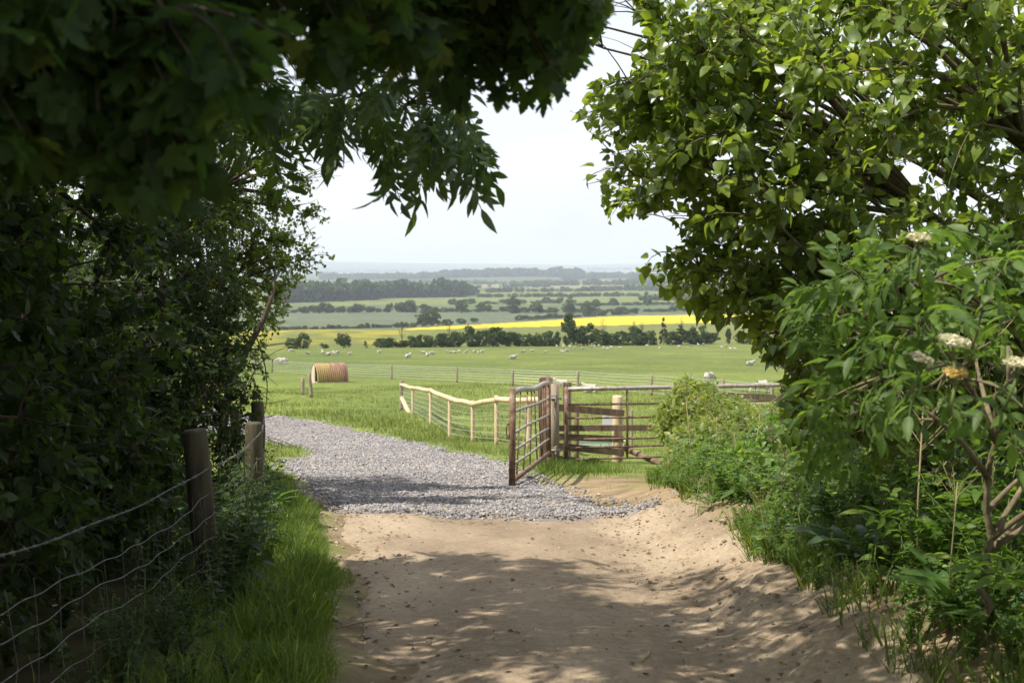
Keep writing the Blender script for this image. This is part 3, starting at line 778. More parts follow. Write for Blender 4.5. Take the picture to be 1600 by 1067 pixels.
g = Geo(); g.box((-Lx / 2 - .12, -rad * .70, .05), (.6, .3, .1)); g.build('door_sill', pl, f, False)
g = Geo(); g.box((0, -rad * 1.03, .06), (Lx, .06, .12)); g.build('skid', M['old_wood'], f, False)
# ------------------------------------------------------------------ sheep
def skin_mesh(name, verts, edges, radii, root=0, sub=2):
    me = bpy.data.meshes.new('tmp'); me.from_pydata(verts, edges, []); me.update()
    o = bpy.data.objects.new('tmp', me); col.objects.link(o)
    o.modifiers.new('s', 'SKIN'); sd = me.skin_vertices[0].data
    for k, r in enumerate(radii):
        sd[k].radius = r if isinstance(r, tuple) else (r, r); sd[k].use_root = (k == root)
    ss = o.modifiers.new('u', 'SUBSURF'); ss.levels = sub; ss.render_levels = sub
    dg = bpy.context.evaluated_depsgraph_get(); out = bpy.data.meshes.new_from_object(o.evaluated_get(dg))
    bpy.data.objects.remove(o); bpy.data.meshes.remove(me); out.name = name
    for p in out.polygons: p.use_smooth = True
    return out
m, n, l = new_mat('sheep_wool')
o = n.new('ShaderNodeOutputMaterial'); b = n.new('ShaderNodeBsdfPrincipled'); b.inputs['Roughness'].default_value = 1
tx = noise_node(n, l, 7, 4); r_ = ramp(n, l, tx.outputs['Fac'], [(.3, (.30, .275, .225)), (.7, (.46, .43, .37))]); l.new(r_.outputs['Color'], b.inputs['Base Color'])
bp = n.new('ShaderNodeBump'); bp.inputs['Strength'].default_value = .8; bp.inputs['Distance'].default_value = .04; l.new(tx.outputs['Fac'], bp.inputs['Height']); l.new(bp.outputs['Normal'], b.inputs['Normal'])
l.new(b.outputs['BSDF'], o.inputs['Surface']); M['wool'] = m
def sheep_mesh(pose):
    if pose == 'lying':
        v = [(0, 0, .30), (-.38, 0, .28), (.36, 0, .32), (.52, 0, .50), (.60, 0, .66), (.78, 0, .58), (.25, .2, .10), (.50, .24, .06), (-.35, .2, .12), (-.10, .27, .06), (.56, .11, .68), (.56, -.11, .68), (-.52, 0, .26)]
        e = [(0, 1), (0, 2), (2, 3), (3, 4), (4, 5), (2, 6), (6, 7), (1, 8), (8, 9), (4, 10), (4, 11), (1, 12)]
        r = [(.29, .29), (.24, .25), (.25, .26), .15, .10, .06, .10, .04, .12, .04, .03, .03, .08]
    else:
        v = [(0, 0, .66), (-.40, 0, .66), (.36, 0, .66)]
        e = [(0, 1), (0, 2)]; r = [(.29, .27), (.25, .25), (.24, .25)]
        if pose == 'grazing': hd = [(.58, 0, .56), (.72, 0, .34), (.82, 0, .14)]; ears = [(.70, .12, .38), (.70, -.12, .38)]
        else: hd = [(.54, 0, .82), (.62, 0, 1.0), (.82, 0, .94)]; ears = [(.58, .14, 1.03), (.58, -.14, 1.03)]
        b0 = len(v); v += hd; e += [(2, b0), (b0, b0 + 1), (b0 + 1, b0 + 2)]; r += [.15, .10, .055]
        for q in ears: v.append(q); e.append((b0 + 1, len(v) - 1)); r.append(.03)
        for sx, sy, root in ((-.36, .14, 1), (-.36, -.14, 1), (.34, .13, 2), (.34, -.13, 2)):
            k = len(v); kx = sx + (-.05 if sx < 0 else .01)
            v += [(sx, sy, .42), (kx, sy, .22), (sx, sy, .02)]; e += [(root, k), (k, k + 1), (k + 1, k + 2)]; r += [.09, .04, .038]
        v.append((-.58, 0, .55)); e.append((1, len(v) - 1)); r.append(.06)
    me = skin_mesh('sheep_' + pose, v, e, r, 0); me.materials.append(M['wool']); return me
SM = {p: sheep_mesh(p) for p in ('standing', 'grazing', 'lying')}
flock = [  # px, row of the feet, pose, facing, scale, own label
 (455, 552, 'grazing', 12, 1.1, 'white sheep grazing highest on the slope at the edge of the left hedge'),
 (437, 568, 'grazing', 185, 1.0, 'sheep grazing close behind another sheep near the left hedge'),
 (444, 569.5, 'grazing', 170, 1.1, 'pale sheep grazing in front of its neighbour near the left hedge'),
 (400, 566, 'lying', 20, 1.1, 'sheep seen through the bare twigs of the left hedge'),
 (638, 559, 'lying', 60, 1.35, 'large white sheep resting by itself in the middle of the pasture'),
 (661, 555, 'standing', 200, 1.0, 'sheep standing first of the tight trio in the middle of the pasture'),
 (667, 556.5, 'lying', 100, 1.1, 'sheep lying in front of the tight trio in the middle of the pasture'),
 (674, 556, 'grazing', 20, 1.0, 'sheep grazing last of the tight trio in the middle of the pasture'),
 (801, 561, 'lying', 4, 1.25, 'long white sheep lying alone beyond the open gate'),
 (880, 612, 'standing', 175, .95, 'sheep looking over the rail right beside the gate post'),
 (924, 613.5, 'lying', 172, 1.05, 'sheep lying low behind the grey top rail of the closed gate'),
 (1108, 598, 'grazing', 35, 1.1, 'sheep standing above the overgrown gate post among the brambles'),
 (1190, 616, 'grazing', 185, 1.05, 'sheep behind the far end of the closed gate by the poplar leaves'),
 (1172, 571, 'lying', 10, 1.2, 'sheep lying under the lowest poplar leaves'),
]
small = [(481, 554), (504, 554.5), (513, 555), (522, 555), (527, 554), (546, 554.5), (592, 553.5), (698, 552), (704, 551.5), (710, 552), (718, 552), (728, 552.5), (741, 552), (747, 552.5), (753, 552.5), (816, 551), (831, 549.5), (818, 550.5), (852, 551), (870, 543), (881, 544), (879, 551), (885, 550.5), (891, 542.5), (898, 544), (910, 545.5), (924, 544.5), (929, 543), (936, 542.5), (943, 547), (950, 547.5), (956, 545), (969, 547), (1011, 543), (1031, 547), (1061, 544), (1080, 541.5), (1091, 541), (1099, 541.5), (1128, 545), (1134, 541.5), (1142, 546), (1149, 546)]
for px, row in small:
    p = rng.choice(['lying', 'grazing', 'standing'], p=[.5, .3, .2])
    flock.append((px, row, p, rng.uniform(0, 360), rng.uniform(.95, 1.2), 'tiny white sheep scattered far off below the dark hedge'))
for px, row, p, az, s, lab in flock:
    o = bpy.data.objects.new('sheep', SM[p]); col.objects.link(o); o.location = gpt(px, row); o.rotation_euler = (0, 0, R(az)); s *= .74 if not lab.startswith('tiny') else .62; o.scale = (s, s, s)
    tag(o, lab, 'sheep', 'sheep in the pasture')

# ------------------------------------------------------------------ distant trees and hedges
def blob_tree(h, w, trunk_h, n, leaf, prof, seed, cone=False, fill=.55):
    r = np.random.default_rng(seed)
    nc = max(8, int(n / 45)); cen = []
    zz = trunk_h + (h - trunk_h) * r.beta(1.25, 1.35, nc)
    t = (zz - trunk_h) / (h - trunk_h)
    rad = w / 2 * (np.sqrt(np.maximum(0, 1 - (2 * t - .85) ** 2 * .72)) if not cone else (1.02 - t) ** .8)
    a = r.uniform(0, 6.283, nc); q = np.sqrt(r.uniform(.15, 1, nc)) * rad
    C = np.stack([q * np.cos(a), q * np.sin(a), zz], 1); cr = (w * (.17 if not cone else .10)) * r.uniform(.6, 1.35, nc)
    k = r.integers(0, nc, n); d = nrm(r.normal(0, 1, (n, 3))) * (r.uniform(.35, 1, (n, 1)) ** .5)
    P = C[k] + d * cr[k][:, None] * np.array([1, 1, .8]); P = P[P[:, 2] > .05]; n = len(P)
    u = nrm(r.normal(0, 1, (n, 3))); v = nrm(np.cross(u, r.normal(0, 1, (n, 3)))); s = leaf * r.uniform(.6, 1.3, (n, 1))
    V = np.stack([P - u * s, P + v * s * .7, P + u * s, P - v * s * .7], 1).reshape(-1, 3)
    i = np.arange(n)[:, None] * 4
    return V, np.concatenate([i + [0, 1, 2], i + [0, 2, 3]])
def far_leaf(name, ca, cb): return leaf_mat(name, ca, cb, (2.2, 2.2, 1.0), rough=.7, tmix=.25, spec=.15)
FL = [far_leaf('hedge_tree_leaf', (.026, .048, .012), (.048, .078, .020)), far_leaf('dull_tree_leaf', (.040, .062, .018), (.066, .092, .028)), far_leaf('light_tree_leaf', (.055, .085, .022), (.085, .12, .03))]
M['far_trunk'] = surf('far_trunk', [(.3, (.05, .04, .03)), (.7, (.10, .085, .065))], 3, .9, bump=0)
def proto_tree(kind, seed, mat):
    if kind == 'bush': V, T = blob_tree(4, 5.2, .05, 1500, .27, None, seed)
    elif kind == 'round': V, T = blob_tree(6, 5, 1.0, 1900, .27, None, seed)
    elif kind == 'tall': V, T = blob_tree(7, 4.3, .5, 2100, .27, None, seed)
    elif kind == 'cone': V, T = blob_tree(7, 3.8, .3, 1700, .22, None, seed, True)
    me_c = np_obj('crown', V, T, FL[mat], smooth=False)
    h = {'bush': 2.4, 'round': 4.4, 'tall': 5, 'cone': 6.2}[kind]
    g = Geo(); t = np.linspace(0, 1, 6); P = np.stack([.12 * np.sin(t * 3 + seed), .1 * np.sin(t * 4), h * t - .3], 1); g.tube(P, .16 * (1.05 - t), 6)
    r = np.random.default_rng(seed + 5)
    for k in range(5):
        a = r.uniform(0, 6.28); z = h * r.uniform(.3, .8); L = r.uniform(.8, 1.5); g.tube([[0, 0, z], [L * .5 * math.cos(a), L * .5 * math.sin(a), z + L * .4], [L * math.cos(a), L * math.sin(a), z + L]], [.06, .04, .015], 5)
    tr = g.build('trunk', M['far_trunk'], None, True)
    out = (me_c.data, tr.data)
    for q in (me_c, tr): bpy.data.objects.remove(q)
    return out
PT = {}
for ki, kind in enumerate(('bush', 'round', 'tall', 'cone')):
    for mt in range(3):
        PT[kind, mt] = [proto_tree(kind, 100 + ki * 17 + mt * 5 + v, mt) for v in range(2)]
PH = {'bush': 4.1, 'round': 6.1, 'tall': 7.1, 'cone': 7.1}; PW = {'bush': 5.6, 'round': 5.4, 'tall': 4.7, 'cone': 3.9}
def far_tree(px, base, top, wpx, kind, mt, label, group, name='tree', sink=.0):
    p = gpt(px, base); s = p[1] / F
    root = empty(name, p - [0, 0, sink]); tag(root, label, 'bush' if name == 'bush' else 'tree', group)
    cr, tr = PT[kind, mt][int(rng.integers(0, 2))]
    hz = (base - top) * s / PH[kind]; wx = wpx * s / PW[kind]
    for nm, me in (('crown', cr), ('trunk', tr)):
        o = bpy.data.objects.new(nm, me); col.objects.link(o); o.parent = root
    root.scale = (wx, wx, hz); root.rotation_euler = (0, 0, rng.uniform(0, 6.28))
HB = lambda px: 545 - (px - 430) * .011
G1 = 'trees and bushes of the hedge below the pasture'
for px, top, w, kind, mt, lab in (
    (537, 519.5, 26, 'round', 1, 'rounded lone tree just above the pig shelter'),
    (474, 522, 22, 'bush', 1, 'loose bush at the edge of the left hedge below the yellow field'),
    (457, 527, 22, 'bush', 2, 'pale bush furthest into the left hedge twigs'),
    (506, 537, 16, 'bush', 1, 'very low bush left of the rounded lone tree'),
    (571, 532, 9, 'cone', 1, 'thin sapling standing between the lone tree and the long hedge'),
    (888, 490, 23, 'tall', 0, 'tallest dark tree of the hedge, rising in front of the yellow field'),
    (917, 503, 27, 'tall', 0, 'dark tree in the hedge, next right of the tallest tree'),
    (1037, 496, 17, 'cone', 0, 'pointed dark tree of the hedge right of the gate post line'),
    (735, 512, 34, 'bush', 0, 'broad dark tree in the middle of the long hedge'),
    (775, 511, 32, 'tall', 0, 'high dark tree right of the middle of the long hedge'),
    (994, 513, 40, 'bush', 0, 'wide mound of dark bush left of the pointed tree'),
    (1062, 507, 25, 'cone', 0, 'leaning dark tree right of the pointed tree'),
    (1092, 509, 32, 'bush', 0, 'dark bush at the tips of the poplar branch'),
    (1138, 513, 9, 'tall', 0, 'narrow dark tree seen under the poplar leaves'),
    (1160, 520, 26, 'bush', 1, 'bush at the end of the hedge behind the poplar leaves')):
    far_tree(px, HB(px) + .3, top, w, kind, mt, lab, G1, 'bush' if kind == 'bush' else 'tree')
for px, top, w in ((596, 528, 22), (612, 527, 20), (628, 531, 18), (645, 526, 24), (660, 524, 22), (678, 524, 24), (694, 520, 24), (712, 518, 22), (756, 516, 24), (797, 518, 22), (813, 521, 22), (830, 521, 24), (848, 519, 24), (864, 516, 20), (902, 515, 22), (938, 514, 22), (954, 521, 24), (970, 519, 24), (1015, 516, 22), (1050, 518, 24), (1078, 516, 24), (1112, 520, 22)):
    far_tree(px, HB(px) + .3, top - 1, w * 1.25, rng.choice(['bush', 'bush', 'round']), int(rng.choice([0, 0, 1])), 'dense dark bush among its neighbours in the long hedge below the pasture', G1, 'bush', .25)
# thin bare saplings in the hedge
for px, top in ((628, 501), (702, 505), (942, 497), (990, 500), (1003, 503), (1065, 496)):
    p = gpt(px, HB(px)); s = p[1] / F; h = (HB(px) - top) * s; g = Geo()
    t = np.linspace(0, 1, 6); g.tube(np.stack([.1 * np.sin(t * 3), 0 * t, h * t], 1), .07 * (1.1 - t), 5)
    for k in range(26):
        z = h * rng.uniform(.25, .95); a = rng.uniform(0, 6.28); L = (h - z) * .22 + .3; g.tube([[0, 0, z], [L * .6 * math.cos(a), L * .6 * math.sin(a), z + L * .8], [L * .8 * math.cos(a), L * .8 * math.sin(a), z + L * 1.7]], [.03, .022, .012], 3)
    o = g.build('sapling', M['far_trunk'], None, True); o.location = p; tag(o, 'thin almost bare sapling standing up out of the long hedge', 'tree', 'bare saplings in the hedge')
# hedge and trees along the fields beyond
G2 = 'trees along the far field edges'
for px, base, top, w, kind, mt, lab in (
    (661, 510, 487, 24, 'tall', 1, 'darker tree of the pair at the left end of the yellow strip'),
    (677, 509, 481, 24, 'tall', 1, 'taller paler tree of the pair at the left end of the yellow strip'),
    (698, 508, 499, 18, 'bush', 1, 'low bush right of the pair of trees by the yellow strip'),
    (720, 506, 498, 16, 'bush', 1, 'low bush between the pair of trees and the round bush by the yellow strip'),
    (741, 504, 496, 13, 'round', 1, 'small round bush standing alone behind the yellow strip'),
    (721, 489, 468, 19, 'round', 1, 'full round tree on the edge of the grey-green field'),
    (802, 489, 463, 20, 'tall', 1, 'tall pale tree behind the middle of the yellow strip'),
    (837, 489, 471, 20, 'round', 1, 'round tree behind the yellow strip, left of the tallest hedge tree'),
    (891, 489, 463, 18, 'tall', 1, 'tall slender tree seen directly above the tallest hedge tree'),
    (925, 490, 470, 34, 'bush', 1, 'broad tree group right above the bright middle of the yellow strip'),
    (959, 477, 465, 14, 'round', 1, 'small tree alone in the far pale field'),
    (1012, 478, 457, 16, 'tall', 1, 'tree just left of the lowest poplar twigs')):
    far_tree(px, base, top, w, kind, mt, lab, G2)
def tree_row(x0, x1, b0, b1, h0, h1, n, mt, kinds, label, g=G2, wf=1.6):
    for k in range(n):
        t = (k + .5 + rng.uniform(-.4, .4)) / n; px = x0 + (x1 - x0) * t; bs = b0 + (b1 - b0) * t; h = rng.uniform(h0, h1) * rng.choice([.7, 1, 1.2])
        far_tree(px, bs, bs - h, max(h * rng.uniform(1.0, wf), abs(x1 - x0) / n * 1.3), rng.choice(kinds), mt, label, g, 'tree', 0)
tree_row(438, 650, 515.5, 511, 4, 6.5, 24, 0, ['bush'], 'low dark bush in the hedge above the yellow-streaked field')
tree_row(445, 655, 489.5, 488, 8, 15, 22, 1, ['bush', 'round'], 'tree in the row along the top of the grey-green field')
tree_row(655, 800, 488, 487, 4, 11, 14, 1, ['bush', 'round'], 'hedgerow bush behind the grey-green field')
tree_row(805, 1000, 501, 490, 4, 9, 20, 1, ['bush', 'round'], 'hedgerow bush directly behind the yellow strip')
tree_row(800, 1180, 489, 486, 5, 10, 26, 1, ['bush', 'round'], 'bush in the hedge line across the distant fields')
tree_row(700, 880, 476, 474, 4, 9, 16, 1, ['bush', 'round'], 'distant tree on the third field edge')
# farther hedges and woods read as one mass
def wood(name, lab, rows_, seed, leaf):
    r = np.random.default_rng(seed); Vs, Ts, nn = [], [], 0
    for x0, x1, b0, b1, hpx, npx in rows_:
        p0, p1 = gpt(x0, b0), gpt(x1, b1); n = int(npx)
        t = r.uniform(0, 1, n); C = p0 + (p1 - p0) * t[:, None]; s = C[:, 1] / F
        C[:, 1] += r.uniform(0, 1, n) * s * 14
        C[:, 2] = ground(C[:, 0], C[:, 1])
        H = hpx * s * r.uniform(.65, 1.05, n) * (1 + .25 * vnoise(t * 40, t * 0, seed)); W = H * r.uniform(.35, .6, n) + hpx * s * .12
        m_ = 46
        d = nrm(r.normal(0, 1, (n, m_, 3))); P = C[:, None] + d * np.stack([W, W, H * .5], 1)[:, None] * r.uniform(.6, 1, (n, m_, 1)); P[..., 2] += (H * .52)[:, None]
        sz = (H * leaf)[:, None, None] * r.uniform(.6, 1.3, (n, m_, 1))
        u = nrm(r.normal(0, 1, (n, m_, 3))); v = nrm(np.cross(u, r.normal(0, 1, (n, m_, 3))))
        V = np.stack([P - u * sz, P + v * sz, P + u * sz, P - v * sz], 2).reshape(-1, 3); i = np.arange(n * m_)[:, None] * 4 + nn
        Vs.append(V); Ts.append(np.concatenate([i + [0, 1, 2], i + [0, 2, 3]])); nn += len(V)
    tag(np_obj(name, np.concatenate(Vs), np.concatenate(Ts), FL[0 if seed % 2 else 1], smooth=False), lab, 'woodland', kind='stuff')
wood('woodland', 'bluish broadleaf wood in the middle distance above the pale fields', [(430, 590, 474, 468, 27, 150), (560, 725, 467, 464, 24, 150), (690, 745, 464, 461, 14, 40)], 301, .16)
wood('far_woodland', 'far blue wooded rise on the skyline', [(500, 700, 437, 436, 9, 300), (690, 905, 435, 434, 12, 420), (700, 900, 431, 431, 8, 300), (880, 1010, 437, 435, 9, 170), (990, 1300, 440, 438, 12, 260)], 303, .2)
wood('hedgerows', 'hedgerows and copses dividing the hazy far fields', [(760, 900, 457, 456, 7, 70), (740, 1000, 465, 463, 6, 150), (900, 1020, 456, 453, 8, 70), (800, 1050, 447, 445, 9, 110), (720, 860, 445, 444, 6, 60), (880, 1100, 478, 476, 5, 120), (1000, 1300, 470, 466, 9, 120), (1000, 1300, 455, 452, 10, 120), (560, 760, 444, 442, 5, 80), (640, 860, 451, 449, 6, 60)], 304, .2)
wood('horizon_trees', 'hazy tree lines fading out along the horizon', [(480, 760, 429, 428, 5, 130), (860, 1100, 427, 426, 6, 120), (900, 1300, 422, 421, 4, 130), (480, 640, 425, 425, 3, 60)], 305, .25)
# white farmhouse far off
p = gpt(818, 444); s = p[1] / F; w, d, h = 6 * s, 3 * s, 2.0 * s
f = empty('farmhouse', p); tag(f, 'tiny white farmhouse far out on the plain', 'house')
g = Geo(); g.box((0, 0, h / 2), (w, d, h)); g.build('wall', surf('white_render', [(.3, (.70, .70, .68)), (.7, (.8, .8, .78))], .5, .8, bump=0), f)
g = Geo(); V = [(-w / 2 - .3, -d / 2 - .3, h), (w / 2 + .3, -d / 2 - .3, h), (w / 2 + .3, d / 2 + .3, h), (-w / 2 - .3, d / 2 + .3, h), (-w / 2, 0, h * 1.7), (w / 2, 0, h * 1.7)]
np_obj('roof', V, [[0, 1, 5], [0, 5, 4], [2, 3, 4], [2, 4, 5], [3, 0, 4], [1, 2, 5]], surf('slate_roof', [(.3, (.12, .11, .11)), (.7, (.2, .18, .17))], .5, .8, bump=0), f, False)
# ------------------------------------------------------------------ leaves
def outline_leaf(half, fold=.25, droop=.25, petiole=0.0, pw=.02, nrib=None, seed=0, wav=.0):
    """half: right outline (x,y) from base to tip; a midrib of the same heights; unit length along +Y"""
    h = np.array(half, float); k = len(h)
    rib = np.stack([np.zeros(k), h[:, 1]], 1)
    r = np.random.default_rng(seed); V = []
    for p in rib: V.append((0, p[1], 0))
    for sgn in (1, -1):
        for p in h[1:-1]: V.append((sgn * p[0], p[1], fold * p[0] + r.uniform(-1, 1) * wav))
    V = np.array(V); T = []
    R0 = lambda i: k + i - 1
    L0 = lambda i: k + (k - 2) + i - 1
    for i in range(k - 1):
        for side, fn in ((1, R0), (-1, L0)):
            a, b2 = i, i + 1; c = fn(i) if i > 0 else None; d = fn(i + 1) if i + 1 < k - 1 else None
            if c is None: t = [a, d, b2]; T.append(t if side > 0 else t[::-1])
            elif d is None: t = [a, c, b2]; T.append(t if side > 0 else t[::-1])
            else:
                for t in ([a, c, d], [a, d, b2]): T.append(t if side > 0 else t[::-1])
    V[:, 2] -= droop * V[:, 1] ** 2
    if petiole:
        V[:, 1] += petiole; n0 = len(V)
        V = np.concatenate([V, [(-pw, 0, 0), (pw, 0, 0), (0, petiole + .02, .0)]]); T.append([n0, n0 + 1, n0 + 2])
    return V, np.array(T)
def fan_leaf(poly, centre, droop=.2, petiole=.0, pw=.015, cup=.15):
    P = np.array(poly, float); c = np.array(centre, float)
    V = np.concatenate([[[c[0], c[1], 0]], np.stack([P[:, 0], P[:, 1], cup * np.hypot(P[:, 0] - c[0], P[:, 1] - c[1])], 1)])
    k = len(P); T = [[0, 1 + i, 1 + (i + 1) % k] for i in range(k)]
    V[:, 2] -= droop * V[:, 1] ** 2
    if petiole:
        V[:, 1] += petiole; n0 = len(V)
        V = np.concatenate([V, [(-pw, 0, 0), (pw, 0, 0), (0, petiole + .03, 0)]]); T.append([n0, n0 + 1, n0 + 2])
    return V, np.array(T)
def xf(V, scale=1, rz=0, rx=0, ry=0, off=(0, 0, 0)):
    Mx = Matrix.Rotation(rz, 3, 'Z') @ Matrix.Rotation(rx, 3, 'X') @ Matrix.Rotation(ry, 3, 'Y')
    return (V * scale) @ np.array(Mx).T + np.array(off)
def pinnate(leaf, pairs, ll, length, droop, first=.3, rw=.012, seed=0, ang=60):
    """compound leaf of unit length: rachis with pairs of leaflets and one at the tip"""
    g = Geo(); r = np.random.default_rng(seed)
    ry = lambda t: np.array([0, t, -droop * t * t])
    n = 4
    for i in range(n):
        a, b2 = ry(i / n * .97), ry((i + 1) / n * .97); g.add([a + [-rw, 0, 0], a + [rw, 0, 0], b2 + [rw * .7, 0, 0], b2 + [-rw * .7, 0, 0]], [[0, 1, 2, 3]])
    for k in range(pairs):
        t = first + (.93 - first) * k / max(1, pairs - .3)
        for sgn in (1, -1):
            g.add(xf(leaf[0], ll * r.uniform(.85, 1.1), -sgn * R(ang + r.uniform(-10, 10)), -droop * 1.2 * t + r.uniform(-.25, .15), sgn * .2, ry(t)), leaf[1])
    g.add(xf(leaf[0], ll * 1.08, 0, -2 * droop * .9, 0, ry(.95)), leaf[1])
    return np.concatenate(g.V) * length, np.concatenate(g.T)
POPLAR = [outline_leaf([(0, 0), (.30, .03), (.44, .20), (.36, .48), (.18, .76), (0, 1)], f_, d_, .55, .016, seed=k, wav=.03) for k, (f_, d_) in enumerate([(.2, .15), (.4, .3), (.05, .4), (.3, -.05)])]
OVAL = [outline_leaf([(0, 0), (.20, .22), (.26, .48), (.16, .78), (0, 1)], f_, d_, .12, .02, seed=k) for k, (f_, d_) in enumerate([(.3, .2), (.1, .35), (.45, .1)])]
LEAFLET = outline_leaf([(0, 0), (.15, .18), (.20, .42), (.13, .74), (0, 1)], .35, .28, .06, .02)
NARROW = outline_leaf([(0, 0), (.12, .25), (.15, .48), (.09, .76), (0, 1)], .3, .25, .04, .02)
ELDER = [pinnate(LEAFLET, 2, .50, 1.0, d_, .40, .012, k, 62) for k, d_ in enumerate((.20, .38, .30))] + [pinnate(LEAFLET, 3, .44, 1.0, .3, .30, .012, 7, 60)]
ASH = [pinnate(NARROW, 4, .36, 1.0, d_, .28, .008, k, 52) for k, d_ in enumerate((.15, .30, .22))]
BRAMBLE = [pinnate(outline_leaf([(0, 0), (.24, .15), (.31, .42), (.2, .72), (0, 1)], .3, .2, .05, .02), 1, .52, 1.0, d_, .55, .012, k, 75) for k, d_ in enumerate((.15, .35))]
HAW = [fan_leaf([(0, 0), (.16, .18), (.40, .42), (.28, .55), (.36, .80), (.14, .78), (0, 1), (-.14, .78), (-.36, .80), (-.28, .55), (-.40, .42), (-.16, .18)], (0, .5), d_, .2, .015, c_) for d_, c_ in ((.1, .1), (.3, .25))]
def maple():
    right = [(.06, .02), (.30, -.06), (.36, .08), (.52, .06), (.50, .20), (.38, .24), (.56, .40), (.70, .44), (.62, .56), (.66, .70), (.48, .66), (.26, .52), (.30, .74), (.22, .80), (.16, .95)]
    return right + [(0, 1.12)] + [(-x, y) for x, y in right[::-1]] + [(0, .05)]
SYC = [fan_leaf(maple(), (0, .34), d_, .6, .016, c_) for d_, c_ in ((.12, .02), (.28, .12), (.2, -.08))]
NETTLE = [outline_leaf([(0, 0), (.28, .12), (.30, .32), (.18, .66), (0, 1)], .25, d_, .15, .025, wav=.03, seed=3) for d_ in (.35, .6)]
DOCK = [outline_leaf([(0, 0), (.14, .08), (.17, .35), (.16, .62), (.08, .88), (0, 1)], .35, d_, .25, .02, wav=.03, seed=5) for d_ in (.35, .6)]
def blade(bend, w=.06):
    t = np.array([0, .35, .7, 1.0]); V = []
    for q, ww in zip(t, (1, .85, .55, 0)):
        y = bend * q * q; z = q * math.sqrt(max(.05, 1 - (bend * q * .7) ** 2))
        V += [(-w * ww, y, z), (w * ww, y, z)] if ww else [(0, y, z)]
    return np.array(V), np.array([[0, 1, 3], [0, 3, 2], [2, 3, 5], [2, 5, 4], [4, 5, 6]])
BLADES = [blade(b_, w_) for b_, w_ in ((.25, .028), (.5, .024), (.8, .026), (.1, .022))]

def place(templates, P, D, N, S, r=rng):
    """leaf copies at P, pointing along D, upper side towards N, size S"""
    Y = nrm(D); Z = nrm(N - Y * (N * Y).sum(1, keepdims=True)); X = np.cross(Y, Z)
    Rm = np.stack([X, Y, Z], 2)
    Vs, Ts, n0 = [], [], 0; pick = r.integers(0, len(templates), len(P))
    for k, (V, T) in enumerate(templates):
        s = np.where(pick == k)[0]
        if not len(s): continue
        W = np.einsum('nij,vj->nvi', Rm[s], V) * S[s][:, None, None] + P[s][:, None]
        Vs.append(W.reshape(-1, 3)); Ts.append((T[None] + (np.arange(len(s)) * len(V))[:, None, None] + n0).reshape(-1, 3)); n0 += W.shape[0] * W.shape[1]
    return np.concatenate(Vs), np.concatenate(Ts)
def kmeans(P, k, it=5, r=rng):
    C = P[r.choice(len(P), k, replace=False)].copy()
    for _ in range(it):
        lab = np.argmin(((P[:, None] - C[None]) ** 2).sum(2), 1)
        for j in range(k):
            if np.any(lab == j): C[j] = P[lab == j].mean(0)
    return C, np.argmin(((P[:, None] - C[None]) ** 2).sum(2), 1)

# ------------------------------------------------------------------ shape of the clearing: where branches have been cut back from the lane and the view
WINDOW = [(412, 655), (425, 580), (438, 520), (462, 470), (500, 428), (527, 405), (512, 382), (515, 345), (522, 318), (548, 292), (560, 262), (600, 236), (700, 236), (742, 228), (752, 190), (745, 172), (800, 155),
          (835, 168), (872, 158), (892, 110), (930, 70), (948, 30), (955, -40), (985, -40), (1000, 60), (985, 120), (930, 128), (905, 160), (872, 172), (876, 190), (905, 200), (945, 225), (928, 246), (902, 252), (900, 280), (935, 300), (938, 340), (960, 350), (990, 338), (1050, 345), (1078, 372),
          (1040, 392), (1005, 402), (992, 445), (1030, 482), (1075, 478), (1098, 498), (1128, 520), (1165, 545), (1222, 585), (1228, 606), (1120, 613), (1062, 602), (1035, 640), (1030, 720), (1022, 790), (980, 800), (700, 800), (480, 800), (430, 760)]
LANE = [(412, 655), (430, 760), (470, 810), (540, 900), (560, 1200), (1330, 1200), (1190, 960), (1090, 880), (1010, 800)]
def keep_clear(P, margin=0, allow=None, use=WINDOW):
    """True where foliage may be"""
    px, py, d = project(P)
    v = d > .15
    bad = v & in_poly(px, py, use)
    bad |= v & in_poly(px, py, LANE)
    bad |= (np.linalg.norm((P - np.array([0, .1, 1.5])) * np.array([1, .8, 1]), axis=1) < 1.15)
    bad |= (np.abs(P[:, 0]) < .95) & (P[:, 1] < 1.2) & (P[:, 2] < 2.5) & (P[:, 1] > -2)
    bad |= P[:, 2] < ground(P[:, 0], P[:, 1]) + .01
    if allow is not None:
        inf = v & (px > -60) & (px < 1660) & (py > -60) & (py < 1130)
        jx = px + 26 * fbm(px / 55, py / 55, 111); jy = py + 26 * fbm(px / 55 + 7, py / 55, 112)
        bad |= inf & ~in_poly(jx, jy, allow)
    return ~bad
